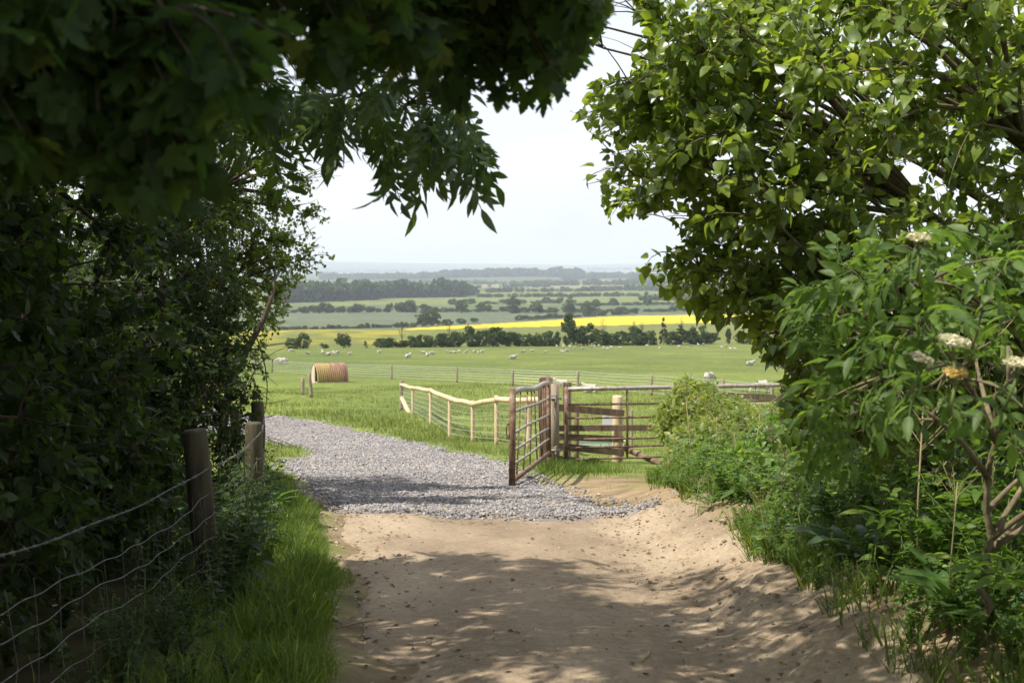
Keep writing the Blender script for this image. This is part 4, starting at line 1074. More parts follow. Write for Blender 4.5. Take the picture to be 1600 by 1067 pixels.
# gaps between the crowns through which the sun reaches the lane: (px,row) outline on the ground, share of leaves missing
def ground_poly(pts): return [tuple(gpt(*q)[:2]) for q in pts]
GAPS = [(ground_poly([(530, 885), (700, 868), (860, 878), (1010, 885), (1150, 905), (1240, 870), (1240, 800), (1010, 793), (860, 790), (700, 797), (560, 800), (470, 800), (440, 838), (500, 862)]), .985),
        (ground_poly([(430, 800), (400, 850), (440, 900), (530, 905), (540, 862), (500, 820)]), .95),
        (ground_poly([(640, 764), (1000, 768), (1060, 740), (1010, 660), (520, 655), (560, 700)]), .97),
        (ground_poly([(560, 1000), (650, 990), (650, 1020), (560, 1040)]), .9), (ground_poly([(700, 975), (790, 970), (790, 990), (700, 995)]), .9),
        (ground_poly([(940, 935), (1010, 928), (1010, 945), (940, 950)]), .9)]
def sun_ok(P, r=rng):
    Q = P.copy()
    h = P[:, 2] - ground(P[:, 0], P[:, 1])
    for _ in range(3):
        Q = P - SUN_DIR * (h / SUN_DIR[2])[:, None]
        h = P[:, 2] - (EYE - drop(Q[:, 1]))
    ok = np.ones(len(P), bool)
    hole = fbm(Q[:, 0] * 1.9, Q[:, 1] * 1.1, 93) + .55 * vnoise(Q[:, 0] * 6, Q[:, 1] * 4, 94)
    ok &= ~((hole > .74) & (Q[:, 0] > -1.0) & (Q[:, 0] < 3.2) & (Q[:, 1] > 3.5) & (Q[:, 1] < 9.2) & (r.random(len(P)) < .93))
    jx = Q[:, 0] + .12 * fbm(Q[:, 0] * 2.2, Q[:, 1] * 2.2, 91); jy = Q[:, 1] + .30 * fbm(Q[:, 0] * 2.0 + 9, Q[:, 1] * 2.4, 92)
    for poly, share in GAPS:
        ok &= ~(in_poly(jx, jy, poly) & (r.random(len(P)) < share))
    t = (P[:, 0] + 2.5) / SUN_DIR[0]; Y = P[:, 1] - t * SUN_DIR[1]; Z = P[:, 2] - t * SUN_DIR[2]
    ok &= ~((P[:, 0] < -2.85) & (Y > 13.0) & (Y < 15.6) & (Z > 1.4) & (Z < 4.2) & (r.random(len(P)) < .6))
    # the elder stands in the sun: no crown shades it fully
    t = (P[:, 0] - 1.7) / SUN_DIR[0]; Y = P[:, 1] - t * SUN_DIR[1]; Z = P[:, 2] - t * SUN_DIR[2]
    ok &= ~((P[:, 0] < 1.2) & (Y > 2.4) & (Y < 5.4) & (Z > .5) & (Z < 2.7) & (r.random(len(P)) < .9))
    return ok

def ellipsoids(spec, n, r=rng, shell=.0):
    w = np.array([s[2] for s in spec], float); k = r.choice(len(spec), n, p=w / w.sum())
    C = np.array([s[0] for s in spec], float)[k]; Rr = np.array([s[1] for s in spec], float)[k]
    d = nrm(r.normal(0, 1, (n, 3))) * (r.uniform(shell, 1, (n, 1)) ** (1 / 2.4))
    return C + d * Rr

def grow(name, label, cat, trunk, tips, leaves, leaf_m, bark_m, size, n_leaf, r0=.1, k_limb=8, per_branch=12, twig_len=.45, droop=.25, up=.7, allow=None,
         t0=.15, spread_=.7, jit=.5, leaf_along=.5, group=None, sun_gap=True, twig_r=.004, clear=WINDOW, limb_bend=.25, rise=-.55, sides=6, twig_clear=None, extra=None):
    """a plant grown towards given tip points: trunk > limbs > branches > twigs > leaves"""
    trunk = np.asarray(trunk, float)
    root = empty(name, trunk[0]); org = trunk[0]
    tag(root, label, cat, group)
    tips = tips[keep_clear(tips, allow=allow, use=clear)]
    if sun_gap: tips = tips[sun_ok(tips)]
    t = np.linspace(0, 1, len(trunk)); tt = np.linspace(0, 1, 14)
    TP = np.stack([np.interp(tt, t, trunk[:, i]) for i in range(3)], 1)
    TP[1:-1] += rng.normal(0, .02, (12, 3)); tr = r0 * (1.08 - .72 * tt)
    g = Geo(); g.tube(TP, tr, 12)
    k_limb = min(k_limb, len(tips)); C, lab = kmeans(tips, k_limb)
    B0, Bc, B1, Br = [], [], [], []; S0, S1 = [], []
    for j in range(k_limb):
        Pj = tips[lab == j]
        if len(Pj) == 0: continue
        c = Pj.mean(0); hd = np.linalg.norm(TP[:, :2] - c[:2], axis=1)
        cost = np.abs(TP[:, 2] - (c[2] + rise * hd)) + .2 * hd
        s = TP[np.argmin(cost)]
        end = c * .85 + s * .15; mid = (s + end) / 2 + np.array([0, 0, limb_bend * np.linalg.norm(end - s)]) * .6 + rng.normal(0, .06, 3) * np.linalg.norm(end - s)
        lt = np.linspace(0, 1, 12); LPts = bez(s, mid, end, lt)
        lr = max(.012, r0 * .55 * min(1, (len(Pj) / len(tips) * k_limb) ** .4)) * (1.05 - .75 * lt)
        ok = keep_clear(LPts, use=clear) | (np.arange(12) < 3)
        g.tube(LPts, lr, 8)
        kb = max(1, len(Pj) // per_branch); Cb, lb = kmeans(Pj, kb, 4)
        for q in range(kb):
            Pq = Pj[lb == q]
            if len(Pq) == 0: continue
            cb = Pq.mean(0); i = np.argmin(np.linalg.norm(LPts - (cb * .6 + s * .4), axis=1)); sb = LPts[i]
            eb = cb + (sb - cb) * .1; mb = (sb + eb) / 2 + rng.normal(0, .08, 3) * np.linalg.norm(eb - sb) + np.array([0, 0, .12 * np.linalg.norm(eb - sb)])
            B0.append(sb); Bc.append(mb); B1.append(eb); Br.append(min(lr[i] * .7, .006 + .0016 * len(Pq)))
            bp_ = bez(sb, mb, eb, np.linspace(0, 1, 8))
            for p_ in Pq:
                d_ = np.linalg.norm(bp_ - p_, axis=1) + .3 * np.abs(np.linspace(0, 1, 8) - .6); S0.append(bp_[np.argmin(d_)]); S1.append(p_)
    g.build('trunk', bark_m, root, True, org)
    B0, Bc, B1, Br = map(np.array, (B0, Bc, B1, Br)); S0, S1 = np.array(S0), np.array(S1)
    bt = np.linspace(0, 1, 8); BP = bez(B0[:, None], Bc[:, None], B1[:, None], bt)
    V1, T1 = tubes(BP, Br[:, None] * (1.05 - .75 * bt)[None], sides)
    L = np.linalg.norm(S1 - S0, axis=1, keepdims=True)
    Sc = (S0 + S1) / 2 + rng.normal(0, .12, S0.shape) * L + np.array([0, 0, 1]) * L * droop * .5
    st = np.linspace(0, 1, 6); SP = bez(S0[:, None], Sc[:, None], S1[:, None], st)
    ok = keep_clear(SP.reshape(-1, 3), use=clear).reshape(SP.shape[:2]).mean(1) > .6
    ok2 = ok if twig_clear is None else ok
    V2, T2 = tubes(SP[ok2], np.full((ok2.sum(), 1), twig_r) * (1.2 - .8 * st)[None], 4)
    np_obj('branches', np.concatenate([V1, V2]) - org, np.concatenate([T1, T2 + len(V1)]), bark_m, root)
    # leaves
    N = len(S0); u = rng.uniform(t0, 1.02, (N, n_leaf)); u[:, 0] = 1.0
    A, Cc, E = S0[:, None], Sc[:, None], S1[:, None]
    # keep leaves on the outer twig_len metres
    Ls = np.maximum(L, 1e-3); u = 1 - (1 - u) * np.minimum(1, twig_len / Ls)
    P = bez(A, Cc, E, u).reshape(-1, 3); Tn = nrm(bez_d(A, Cc, E, u).reshape(-1, 3))
    rp = rng.normal(0, 1, P.shape); rp = nrm(rp - Tn * (rp * Tn).sum(1, keepdims=True))
    D = nrm(Tn * leaf_along + rp * spread_ + np.array([0, 0, -1]) * droop + rng.normal(0, .15, P.shape))
    Nn = nrm(np.array([-.15, -.12, 1.0]) * up + rng.normal(0, jit, P.shape))
    S = size * np.clip(rng.normal(1, .22, len(P)), .5, 1.5)
    tipc = P + D * S[:, None] * .8
    k = keep_clear(P, allow=allow, use=clear) & keep_clear(tipc, allow=allow, use=clear)
    if sun_gap: k &= sun_ok(P)
    if extra is not None: k &= extra(P)
    P, D, Nn, S = P[k], D[k], Nn[k], S[k]
    V, T = place(leaves, P, D, Nn, S)
    np_obj('crown', V - org, T, leaf_m, root)
    print(name, 'leaves', len(P), 'tris', len(T))
    return root
def gz(x, y, dz=0): return np.array([x, y, g1(x, y) + dz])

# ------------------------------------------------------------------ left side: hedge, sycamore, ash
H_BOX = []
tips = ellipsoids([((-3.2, 3.0, 2.0), (1.3, 2.6, 2.9), .8), ((-2.7, 5.2, .7), (.85, 1.6, 1.6), 1.0), ((-3.4, -2.5, 2.4), (1.3, 4.0, 2.8), .5), ((-3.0, 5.4, 2.8), (1.15, 1.7, 2.4), 1.2)], 4600)  # the part reaching behind the camera is unseen, added to block skylight
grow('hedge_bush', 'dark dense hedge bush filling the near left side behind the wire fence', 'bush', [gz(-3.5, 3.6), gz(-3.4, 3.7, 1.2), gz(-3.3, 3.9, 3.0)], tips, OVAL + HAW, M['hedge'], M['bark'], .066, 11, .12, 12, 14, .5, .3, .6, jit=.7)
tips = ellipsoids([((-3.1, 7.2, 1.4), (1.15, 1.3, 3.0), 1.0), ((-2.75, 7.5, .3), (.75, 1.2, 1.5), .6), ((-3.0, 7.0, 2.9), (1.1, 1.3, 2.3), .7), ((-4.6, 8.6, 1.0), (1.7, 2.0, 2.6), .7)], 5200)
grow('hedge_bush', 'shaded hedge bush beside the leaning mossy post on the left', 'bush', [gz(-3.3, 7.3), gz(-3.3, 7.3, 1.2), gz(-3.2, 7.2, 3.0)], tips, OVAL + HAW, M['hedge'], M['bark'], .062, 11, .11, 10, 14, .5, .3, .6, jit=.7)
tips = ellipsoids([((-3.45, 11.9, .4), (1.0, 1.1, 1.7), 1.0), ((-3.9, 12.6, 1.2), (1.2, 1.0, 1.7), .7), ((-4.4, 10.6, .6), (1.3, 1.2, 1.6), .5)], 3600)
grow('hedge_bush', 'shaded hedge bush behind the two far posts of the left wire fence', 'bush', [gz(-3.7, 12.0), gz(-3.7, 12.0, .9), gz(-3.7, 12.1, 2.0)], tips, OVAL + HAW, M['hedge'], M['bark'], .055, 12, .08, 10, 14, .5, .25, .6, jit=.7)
tips = ellipsoids([((-4.6, 14.6, 2.2), (2.4, 1.5, 2.0), 1.0), ((-4.0, 14.2, 3.0), (1.8, 1.3, 1.6), .9), ((-2.95, 14.4, 2.5), (1.1, .9, 1.7), 1.1), ((-2.55, 14.4, 2.8), (.85, .8, 1.2), .6), ((-4.2, 14.0, 1.0), (1.7, 1.0, 1.2), .5), ((-5.4, 13.6, .0), (1.6, 1.3, 1.5), .5), ((-3.3, 14.0, 3.3), (1.4, .9, 1.3), 1.0), ((-3.2, 13.9, 4.1), (1.3, .8, 1.1), .9)], 7800)
grow('hawthorn', 'sunlit hawthorn at the far end of the left hedge with twigs against the sky', 'tree', [gz(-4.9, 14.6), gz(-4.7, 14.5, .8), gz(-4.2, 14.2, 1.9), gz(-4.4, 14.0, 3.6)], tips, HAW + OVAL[:1], M['hawthorn'], M['bark'], 0.044, 14, .12, 14, 15, .45, .15, .6, jit=.7, spread_=.8)
tips = ellipsoids([((-7.2, 14.6, 1.6), (2.2, 1.8, 3.6), 1.0), ((-4.3, 11.3, 5.2), (1.7, .7, 1.3), .45), ((-7.6, 11.5, 1.2), (2.6, 2.6, 3.6), 1.0), ((-6.4, 8.0, 1.6), (1.8, 2.2, 3.4), .6)], 4200)  # high mass above the view is added to cast shade on the gravel
grow('added_maple', 'maple added behind the left hedge to block light leaking through', 'tree', [gz(-7.4, 12.4), gz(-7.4, 12.4, 1.6), gz(-7.2, 12.6, 4.0)], tips, HAW, M['hedge'], M['bark'], .085, 11, .16, 12, 14, .5, .3, .6, jit=.7)  # tree added as a backing to stop light coming through the hedge
# bare tangled twigs low down in the hawthorn
S0, S1 = [], []
for k in range(260):
    a_ = np.array([rng.uniform(-4.7, -2.75), rng.uniform(12.8, 14.6), 0]); a_[2] = g1(a_[0], a_[1]) + rng.uniform(.1, 1.9); d_ = rng.normal(0, 1, 3) * np.array([.7, .5, .45]) + np.array([.25, 0, .1]); S0.append(a_); S1.append(a_ + d_)
S0, S1 = np.array(S0), np.array(S1); Sc = (S0 + S1) / 2 + rng.normal(0, .14, S0.shape); st = np.linspace(0, 1, 7); SP = bez(S0[:, None], Sc[:, None], S1[:, None], st)
WT = [(q[0] + 6, q[1]) for q in WINDOW]
px, py, dd = project(SP); ok = ~(in_poly(px, py, WT).mean(1) > .30) & (px.max(1) < 470); SP = SP[ok]
V, T = tubes(SP, rng.uniform(.003, .008, (len(SP), 1)) * (1.2 - .8 * st)[None], 4)
root = empty('dead_bush', gz(-4.8, 13.6)); tag(root, 'tangle of bare twigs and a leaning stem under the far end of the left hedge', 'bush')
np_obj('branches', V - np.array(root.location), T, M['bark'], root)
g = Geo(); P = np.array([at(340, 640, 13.6), at(362, 592, 13.5), at(395, 530, 13.4), at(412, 500, 13.4), at(428, 455, 13.5), at(430, 420, 13.6)]); P[0][2] -= .5
g.tube(P, [.05, .042, .034, .028, .02, .012], 9); g.build('trunk', M['bark'], root, True, np.array(root.location))
# sycamore leaning over the lane, its lowest leaves close to the eye
SYCA = [(-100, -100), (-100, 260), (200, 300), (262, 335), (330, 330), (395, 250), (450, 215), (520, 175), (600, 180), (690, 215), (712, 250), (730, 252), (748, 205), (742, 170), (800, 150), (835, 166), (872, 158), (892, 108), (925, 82), (948, 20), (960, -100)]
tips = np.concatenate([ellipsoids([((-.65, 2.0, 2.04), (.58, .42, .28), 1.0), ((-.72, 1.95, 1.86), (.34, .26, .2), .5), ((-.30, 2.5, 2.26), (.6, .5, .28), 1.0), ((.02, 2.9, 2.26), (.4, .45, .28), .9), ((-.5, 4.2, 2.75), (.9, .5, .4), .8)], 1500),
                       ellipsoids([((-1.8, 3.6, 4.2), (2.3, 2.6, 1.3), 1), ((-2.6, 6.0, 5.0), (2.0, 2.2, 1.3), .8), ((-1.4, .5, 4.2), (2.2, 2.2, 1.2), .9), ((-1.0, 2.0, 4.4), (1.6, 2.6, .9), .7), ((-2.3, -2.5, 3.8), (2.4, 2.4, 1.6), .9), ((.6, -3.4, 4.0), (3.0, 2.6, 1.0), 1.3), ((3.0, -3.0, 2.2), (1.3, 3.0, 2.0), .8)], 3400)])  # unseen crown overhead and behind the camera, added to block skylight
tips = tips[(fbm(tips[:, 0] * 3.1 + 4, tips[:, 1] * 2.0 + tips[:, 2] * 2.6, 131) > -.18) | (tips[:, 0] < -.7) | (tips[:, 2] > 3.2)]
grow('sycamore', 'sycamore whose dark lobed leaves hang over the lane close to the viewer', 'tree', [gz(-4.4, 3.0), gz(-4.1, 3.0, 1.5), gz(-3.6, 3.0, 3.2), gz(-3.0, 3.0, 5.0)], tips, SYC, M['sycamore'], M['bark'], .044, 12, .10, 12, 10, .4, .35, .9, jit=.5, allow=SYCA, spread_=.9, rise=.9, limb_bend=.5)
# ash sprays hanging down against the sky
ASHA = [(330, 60), (330, 330), (520, 300), (560, 300), (600, 320), (660, 350), (700, 360), (720, 320), (760, 345), (795, 345), (800, 280), (770, 225), (760, 150), (780, 60)]
tp = []
for px, py in ((545, 205), (560, 232), (585, 200), (600, 222), (612, 195), (622, 248), (632, 262), (645, 235), (655, 205), (665, 262), (672, 240), (688, 205), (690, 275), (700, 225), (712, 240), (722, 190), (735, 215), (742, 250), (748, 232), (756, 262), (530, 190), (575, 170), (630, 165), (680, 165), (715, 165), (500, 205), (480, 180), (520, 160), (610, 150), (660, 130)):
    for k in range(1): tp.append(at(px - 14 + rng.normal(0, 6), py - 28 + rng.normal(0, 6), rng.uniform(4.0, 5.0)))
for k in range(34): tp.append(at(rng.uniform(350, 530), rng.uniform(70, 215), rng.uniform(4.8, 6.2)))
tips = np.concatenate([np.array(tp), ellipsoids([((-1.6, 5.0, 3.6), (1.5, 1.0, .7), 1), ((-2.8, 6.2, 4.4), (1.8, 1.3, 1.2), 1)], 420)])
grow('ash', 'ash with feathery sprays of narrow leaflets hanging against the pale sky', 'tree', [gz(-4.6, 6.2), gz(-4.4, 6.1, 2), gz(-3.8, 5.9, 4.0), gz(-3.2, 5.6, 5.4)], tips, ASH, M['ash'], M['bark'], .20, 4, .05, 12, 6, .20, .75, .5, jit=.6, allow=ASHA, rise=.45, clear=[(0, 0), (1, 0), (1, 1)], spread_=.55, leaf_along=.6)

# ------------------------------------------------------------------ right side: poplar, elder, brambles
tips = np.concatenate([ellipsoids([((2.5, 6.4, 2.9), (2.1, 1.5, 1.3), 1.0), ((1.6, 6.2, 2.3), (1.3, 1.2, .9), 1.0), ((1.0, 6.5, 2.5), (.9, .9, .75), .6), ((.72, 6.2, 2.85), (.6, .8, .45), .45), ((1.9, 6.6, 1.3), (1.3, 1.0, .75), 1.0), ((1.6, 6.7, 1.15), (.8, .8, .6), .8), ((3.3, 7.2, 1.7), (1.7, 1.6, 1.4), 1.0), ((2.6, 5.3, 2.6), (1.0, .9, .8), .7), ((3.0, 7.6, 3.9), (2.8, 2.2, 1.6), .9), ((1.2, 7.3, 3.0), (1.1, 1.3, .9), .5)], 4700)])
tips = tips[(fbm(tips[:, 0] * 1.5 + tips[:, 1] * .6, tips[:, 2] * 1.7, 121) > -.22 - .5 * (tips[:, 2] < 1.9)) | (rng.random(len(tips)) < .25)]
grow('poplar', 'large poplar with glossy heart-shaped leaves spreading over the right side', 'tree', [gz(4.3, 8.2), gz(4.2, 8.1, 1.2), gz(3.9, 7.7, 3.0), gz(3.4, 7.3, 5.2)], tips, POPLAR, M['poplar'], M['poplar_bark'], .056, 12, .095, 14, 13, .45, .45, .75, jit=.55, t0=.1, spread_=.8, twig_r=.0035, sun_gap=False, allow=[(840, -100), (1700, -100), (1700, 900), (1245, 760), (1222, 620), (1165, 570), (960, 500), (840, 320)])
tips = ellipsoids([((5.6, 9.0, 1.2), (2.4, 1.8, 2.2), 1), ((4.1, 9.6, .4), (1.5, 1.2, 1.4), .8), ((4.6, 6.4, .6), (1.6, 1.8, 1.5), .7), ((7.2, 11.0, 1.0), (2.6, 2.6, 2.2), .6)], 2400)
grow('hedge_bush', 'shadowy hedge bush behind the elder under the poplar', 'bush', [gz(5.2, 9.2), gz(5.2, 9.2, .9), gz(5.3, 9.2, 2.2)], tips, OVAL + HAW, M['hedge'], M['bark'], .065, 11, .1, 9, 14, .5, .3, .6, jit=.7, sun_gap=False)
# elder
ex = [(1440, 372, 3.2), (1380, 420, 3.3), (1330, 430, 3.5), (1300, 470, 3.6), (1270, 490, 3.7), (1350, 480, 3.2), (1420, 470, 3.0), (1480, 440, 3.1), (1530, 390, 3.1), (1580, 420, 3.0), (1560, 480, 2.9), (1500, 500, 3.0), (1440, 520, 3.0), (1390, 560, 3.1), (1340, 560, 3.3), (1290, 550, 3.6), (1250, 580, 3.7), (1320, 620, 3.5), (1400, 620, 3.1), (1470, 600, 3.0), (1540, 560, 2.9), (1590, 620, 2.8), (1520, 640, 2.9), (1450, 670, 3.3), (1380, 670, 3.4), (1310, 680, 3.6), (1260, 650, 3.7), (1270, 720, 3.8), (1590, 520, 2.8)]
tp = [at(px + rng.normal(0, 14), py + rng.normal(0, 14), Y + .35 + rng.uniform(-.1, .7)) for px, py, Y in ex for k in range(4)]
tips = np.concatenate([np.array(tp), ellipsoids([((2.5, 4.8, 1.2), (1.0, .8, .6), 1)], 120)])
tips = tips[(fbm(tips[:, 0] * 3.4, tips[:, 2] * 3.6 + tips[:, 1], 141) > -.2)]
er = grow('elder', 'elder bush with bright divided leaves and cream flower heads on the right', 'bush', [gz(1.85, 4.7), gz(1.83, 4.6, .5), gz(1.80, 4.4, 1.2)], tips, ELDER, M['elder'], M['poplar_bark'], .118, 4, .018, 9, 7, .14, .12, .95, jit=.35, spread_=.9, leaf_along=.6, twig_r=.005, sun_gap=False, allow=[(1215, 345), (1205, 600), (1250, 760), (1310, 705), (1385, 690), (1405, 640), (1500, 640), (1525, 715), (1700, 730), (1700, 345)])
def umbel(px, py, Y, wpx, mat, tilt):
    c = at(px, py, Y); w = wpx / F * Y / 2; g = Geo()
    base = c - np.array([0, 0, w * 1.1]); foot = base - np.array([rng.normal(0, .02), -.02, .08]); Rt = np.array(Matrix.Rotation(tilt, 3, 'Y') @ Matrix.Rotation(.35, 3, 'X'))
    gs = Geo(); gs.tube([foot, base], .004, 5)
    cl = []
    for k in range(5):
        a = k / 5 * 6.283 + .3; e = np.array([.62 * w * math.cos(a), .62 * w * math.sin(a), .0]) if k else np.zeros(3)
        e = c + Rt @ e; gs.tube([base, (base + e) / 2 + [0, 0, -.005], e], .0022, 4, False); cl.append(e)
    n = 420; a = rng.uniform(0, 6.283, n); q = np.sqrt(rng.uniform(0, 1, n)) * w * (1 + .12 * np.sin(a * 5))
    P = c + (np.stack([q * np.cos(a), q * np.sin(a), .10 * w * np.cos(q / w * 1.5) + rng.normal(0, .05 * w, n)], 1) @ Rt.T)
    st5 = []
    t5 = np.arange(5) * 2 * math.pi / 5
    V5 = np.concatenate([[[0, 0, -.1]], np.stack([np.cos(t5), np.sin(t5), .25 + 0 * t5], 1)]); T5 = np.array([[0, 1 + i, 1 + (i + 1) % 5] for i in range(5)])
    V, T = scatter([(V5, T5)], P, rng.uniform(.0028, .0044, n), tilt=.5)
    org = np.array(er.location)
    fh = np_obj('flower_head', V - org, T, mat, er, False); gs.build('flower_stalk', M['stem'], fh, True, org)
for px, py, Y, w, mt, tl in ((1436, 371, 3.1, 38, 'flower', -.1), (1492, 533, 2.95, 50, 'flower', .15), (1440, 560, 3.05, 38, 'flower', .25), (1493, 582, 2.95, 38, 'old_flower', -.1), (1590, 567, 2.85, 40, 'flower', 0)):
    umbel(px, py, Y, w, M[mt], tl)
# brambles over the end of the gate
BRA = [(1190, 618), (1105, 618), (1092, 585), (1040, 580), (1030, 640), (1018, 700), (1008, 775), (1020, 815), (1150, 880), (1330, 900), (1330, 620)]
tips = ellipsoids([((2.95, 15.6, -.8), (.95, 1.2, .95), 1.0), ((2.9, 13.4, -.75), (1.1, 1.4, .85), 1.0), ((3.7, 17.0, -.7), (1.3, 1.3, .9), .7), ((4.1, 14.2, -.3), (1.2, 1.4, .8), .7), ((2.7, 17.6, -.45), (.35, .4, .6), .25), ((2.2, 13.9, -.85), (.65, 1.0, .7), .7), ((2.25, 16.4, -.7), (.5, .8, .85), .5)], 3400)
grow('bramble_bush', 'sunlit bramble thicket smothering the end of the closed gate', 'bush', [gz(3.2, 14.8), gz(3.2, 14.8, .4), gz(3.2, 14.8, .8)], tips, BRAMBLE + OVAL[:1], M['bramble'], M['drystem'], .105, 9, .03, 12, 12, .5, .2, .8, jit=.5, spread_=.8, sun_gap=False, allow=BRA, clear=[(0, 0), (1, 0), (1, 1)])
tips = ellipsoids([((2.9, 10.8, -.3), (1.0, 1.5, .7), 1), ((2.7, 8.6, -.05), (.9, 1.3, .65), 1), ((3.6, 9.6, .2), (1.1, 1.6, .9), .8)], 1500)
grow('bramble_bush', 'low green bramble patch between the dirt bank and the poplar trunk', 'bush', [gz(3.1, 9.6), gz(3.1, 9.6, .3), gz(3.1, 9.6, .7)], tips, BRAMBLE + OVAL[:2], M['weed'], M['drystem'], .085, 9, .025, 10, 12, .5, .2, .8, jit=.55, spread_=.8, sun_gap=False, clear=[(0, 0), (1, 0), (1, 1)])

# ------------------------------------------------------------------ weeds: nettles, docks, cow parsley on both banks
def nettle(h, seed):
    r = np.random.default_rng(seed); n = 11; t = np.linspace(0, 1, 8)
    P = np.stack([.06 * t ** 2 * r.normal(0, 1.6), .06 * t ** 2 * r.normal(0, 1.6), h * t], 1) if True else None
    P[:, 0] += .012 * np.sin(t * 9 + seed)
    B, D, N, S = [], [], [], []
    for k in range(n):
        q = .12 + .86 * k / (n - 1); p = np.array([np.interp(q, t, P[:, i]) for i in range(3)])
        for m_ in range(2):
            a = k * math.pi / 2 + m_ * math.pi + r.normal(0, .2); d = np.array([math.cos(a), math.sin(a), .25 - .3 * (1 - q)]); B.append(p); D.append(d); N.append((0, 0, 1)); S.append(.10 * (1.1 - .75 * q ** 2) * r.uniform(.8, 1.15))
    V, T = place(NETTLE, np.array(B), np.array(D), np.array(N, float) + r.normal(0, .25, (len(B), 3)), np.array(S), r)
    g = Geo(); g.tube(P, .0045 * (1.2 - .8 * t), 5); 
    return (g, M['stem']), (V, T, M['weed'])
def sprawl(h, seed):
    """cleavers and small herbs: many thin stems with little leaves"""
    r = np.random.default_rng(seed); g = Geo(); B, D, S = [], [], []
    for k in range(9):
        a = r.uniform(0, 6.28); L = h * r.uniform(.7, 1.25); t = np.linspace(0, 1, 6); o_ = .5 * L * r.uniform(.2, 1); P = np.stack([math.cos(a) * o_ * t ** 1.4, math.sin(a) * o_ * t ** 1.4, L * (t - .25 * t ** 2)], 1)
        g.tube(P, .0022, 4, False)
        for q in np.linspace(.12, 1, 9):
            p = np.array([np.interp(q, t, P[:, i]) for i in range(3)])
            for m_ in range(4):
                b_ = r.uniform(0, 6.28); B.append(p); D.append((math.cos(b_), math.sin(b_), r.uniform(-.1, .5))); S.append(.042 * r.uniform(.6, 1.4))
    V, T = place(OVAL, np.array(B), np.array(D), np.array([[0, 0, 1.]]) + r.normal(0, .35, (len(B), 3)), np.array(S), r)
    return (g, M['stem']), (V, T, M['weed'])
def dock(h, seed):
    r = np.random.default_rng(seed); B, D, N, S = [], [], [], []
    for k in range(9):
        a = k * 2.4 + r.normal(0, .2); B.append((.02 * math.cos(a), .02 * math.sin(a), .02 + .035 * k * h)); D.append((math.cos(a), math.sin(a), r.uniform(.5, 1.3))); N.append((-math.cos(a) * .5, -math.sin(a) * .5, 1)); S.append(h * r.uniform(.65, 1.1))
    V, T = place(DOCK, np.array(B), np.array(D, float), np.array(N, float), np.array(S), r)
    g = Geo(); g.tube([(0, 0, -.05), (.01, 0, .15 * h), (.02, .01, .5 * h)], [.012, .010, .006], 6)
    return (g, M['stem']), (V, T, M['dock'])
def parsley(h, seed):
    r = np.random.default_rng(seed); g = Geo(); B, D, S = [], [], []
    g.tube([(0, 0, -.03), (.01, .01, h * .5), (.03, 0, h)], [.006, .005, .003], 5)
    tops = []
    for k in range(9):
        a = r.uniform(0, 6.28); z = h * r.uniform(.75, .95); e = (.14 * math.cos(a) + .02, .14 * math.sin(a), z + h * .18); g.tube([(.02, 0, z), e], .002, 4, False)
        for m_ in range(10):
            b_ = r.uniform(0, 6.28); g.tube([e, (e[0] + .03 * math.cos(b_), e[1] + .03 * math.sin(b_), e[2] + .03)], .0012, 3, False)
    for k in range(7):
        a = r.uniform(0, 6.28); z = h * r.uniform(.05, .6); B.append((0, 0, z)); D.append((math.cos(a), math.sin(a), .5)); S.append(h * .35 * r.uniform(.7, 1.1))
    V, T = place(ASH, np.array(B), np.array(D), np.array([[0, 0, 1.]]) + r.normal(0, .2, (len(B), 3)), np.array(S), r)
    return (g, M['drystem']), (V, T, M['weed'])
KIND = {}; SHADE_TINTED = {}
for nm, fn, hh in (('nettle', nettle, .75), ('cleavers', sprawl, .5), ('dock', dock, .26), ('cow_parsley', parsley, .8)):
    KIND[nm] = []
    for v in range(4):
        (g, sm), (V, T, lm) = fn(hh * (.85 + .12 * v), 400 + v)
        a_ = g.build('stem', sm, None, True); b2 = np_obj('leaves', V, T, lm); KIND[nm].append((a_.data, b2.data))
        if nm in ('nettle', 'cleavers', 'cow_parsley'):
            dk = b2.data.copy(); dk.materials.clear(); dk.materials.append(M['weed_shade_tint']); SHADE_TINTED[b2.data.name] = dk  # copy of the leaves with shade put into their colour
        for q in (a_, b2): bpy.data.objects.remove(q)
LAB = {'nettle': ('nettle with toothed paired leaves among the weeds of the right bank', 'nettle with toothed paired leaves in the shade of the left fence'),
       'cleavers': ('sprawling clump of small-leaved cleavers on the right bank', 'sprawling clump of small-leaved herbs by the left fence'),
       'dock': ('dock plant with long broad leaves on the right bank', 'dock plant with long broad leaves along the left verge'),
       'cow_parsley': ('cow parsley going to seed among the right-hand weeds', 'cow parsley going to seed beside the left fence')}
def weed(kind, x, y, s, side):
    me_s, me_l = KIND[kind][int(rng.integers(0, 4))]
    root = empty(kind, gz(x, y)); root.rotation_euler = (rng.normal(0, .08), rng.normal(0, .08), rng.uniform(0, 6.28)); root.scale = (s, s, s)
    tag(root, LAB[kind][side], 'weed', ('weeds on the right bank', 'weeds under the left fence')[side] + ' - ' + kind.replace('_', ' '))
    if side: me_l = SHADE_TINTED.get(me_l.name, me_l)
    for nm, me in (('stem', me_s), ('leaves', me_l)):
        o = bpy.data.objects.new(nm, me); col.objects.link(o); o.parent = root
cnt = 0
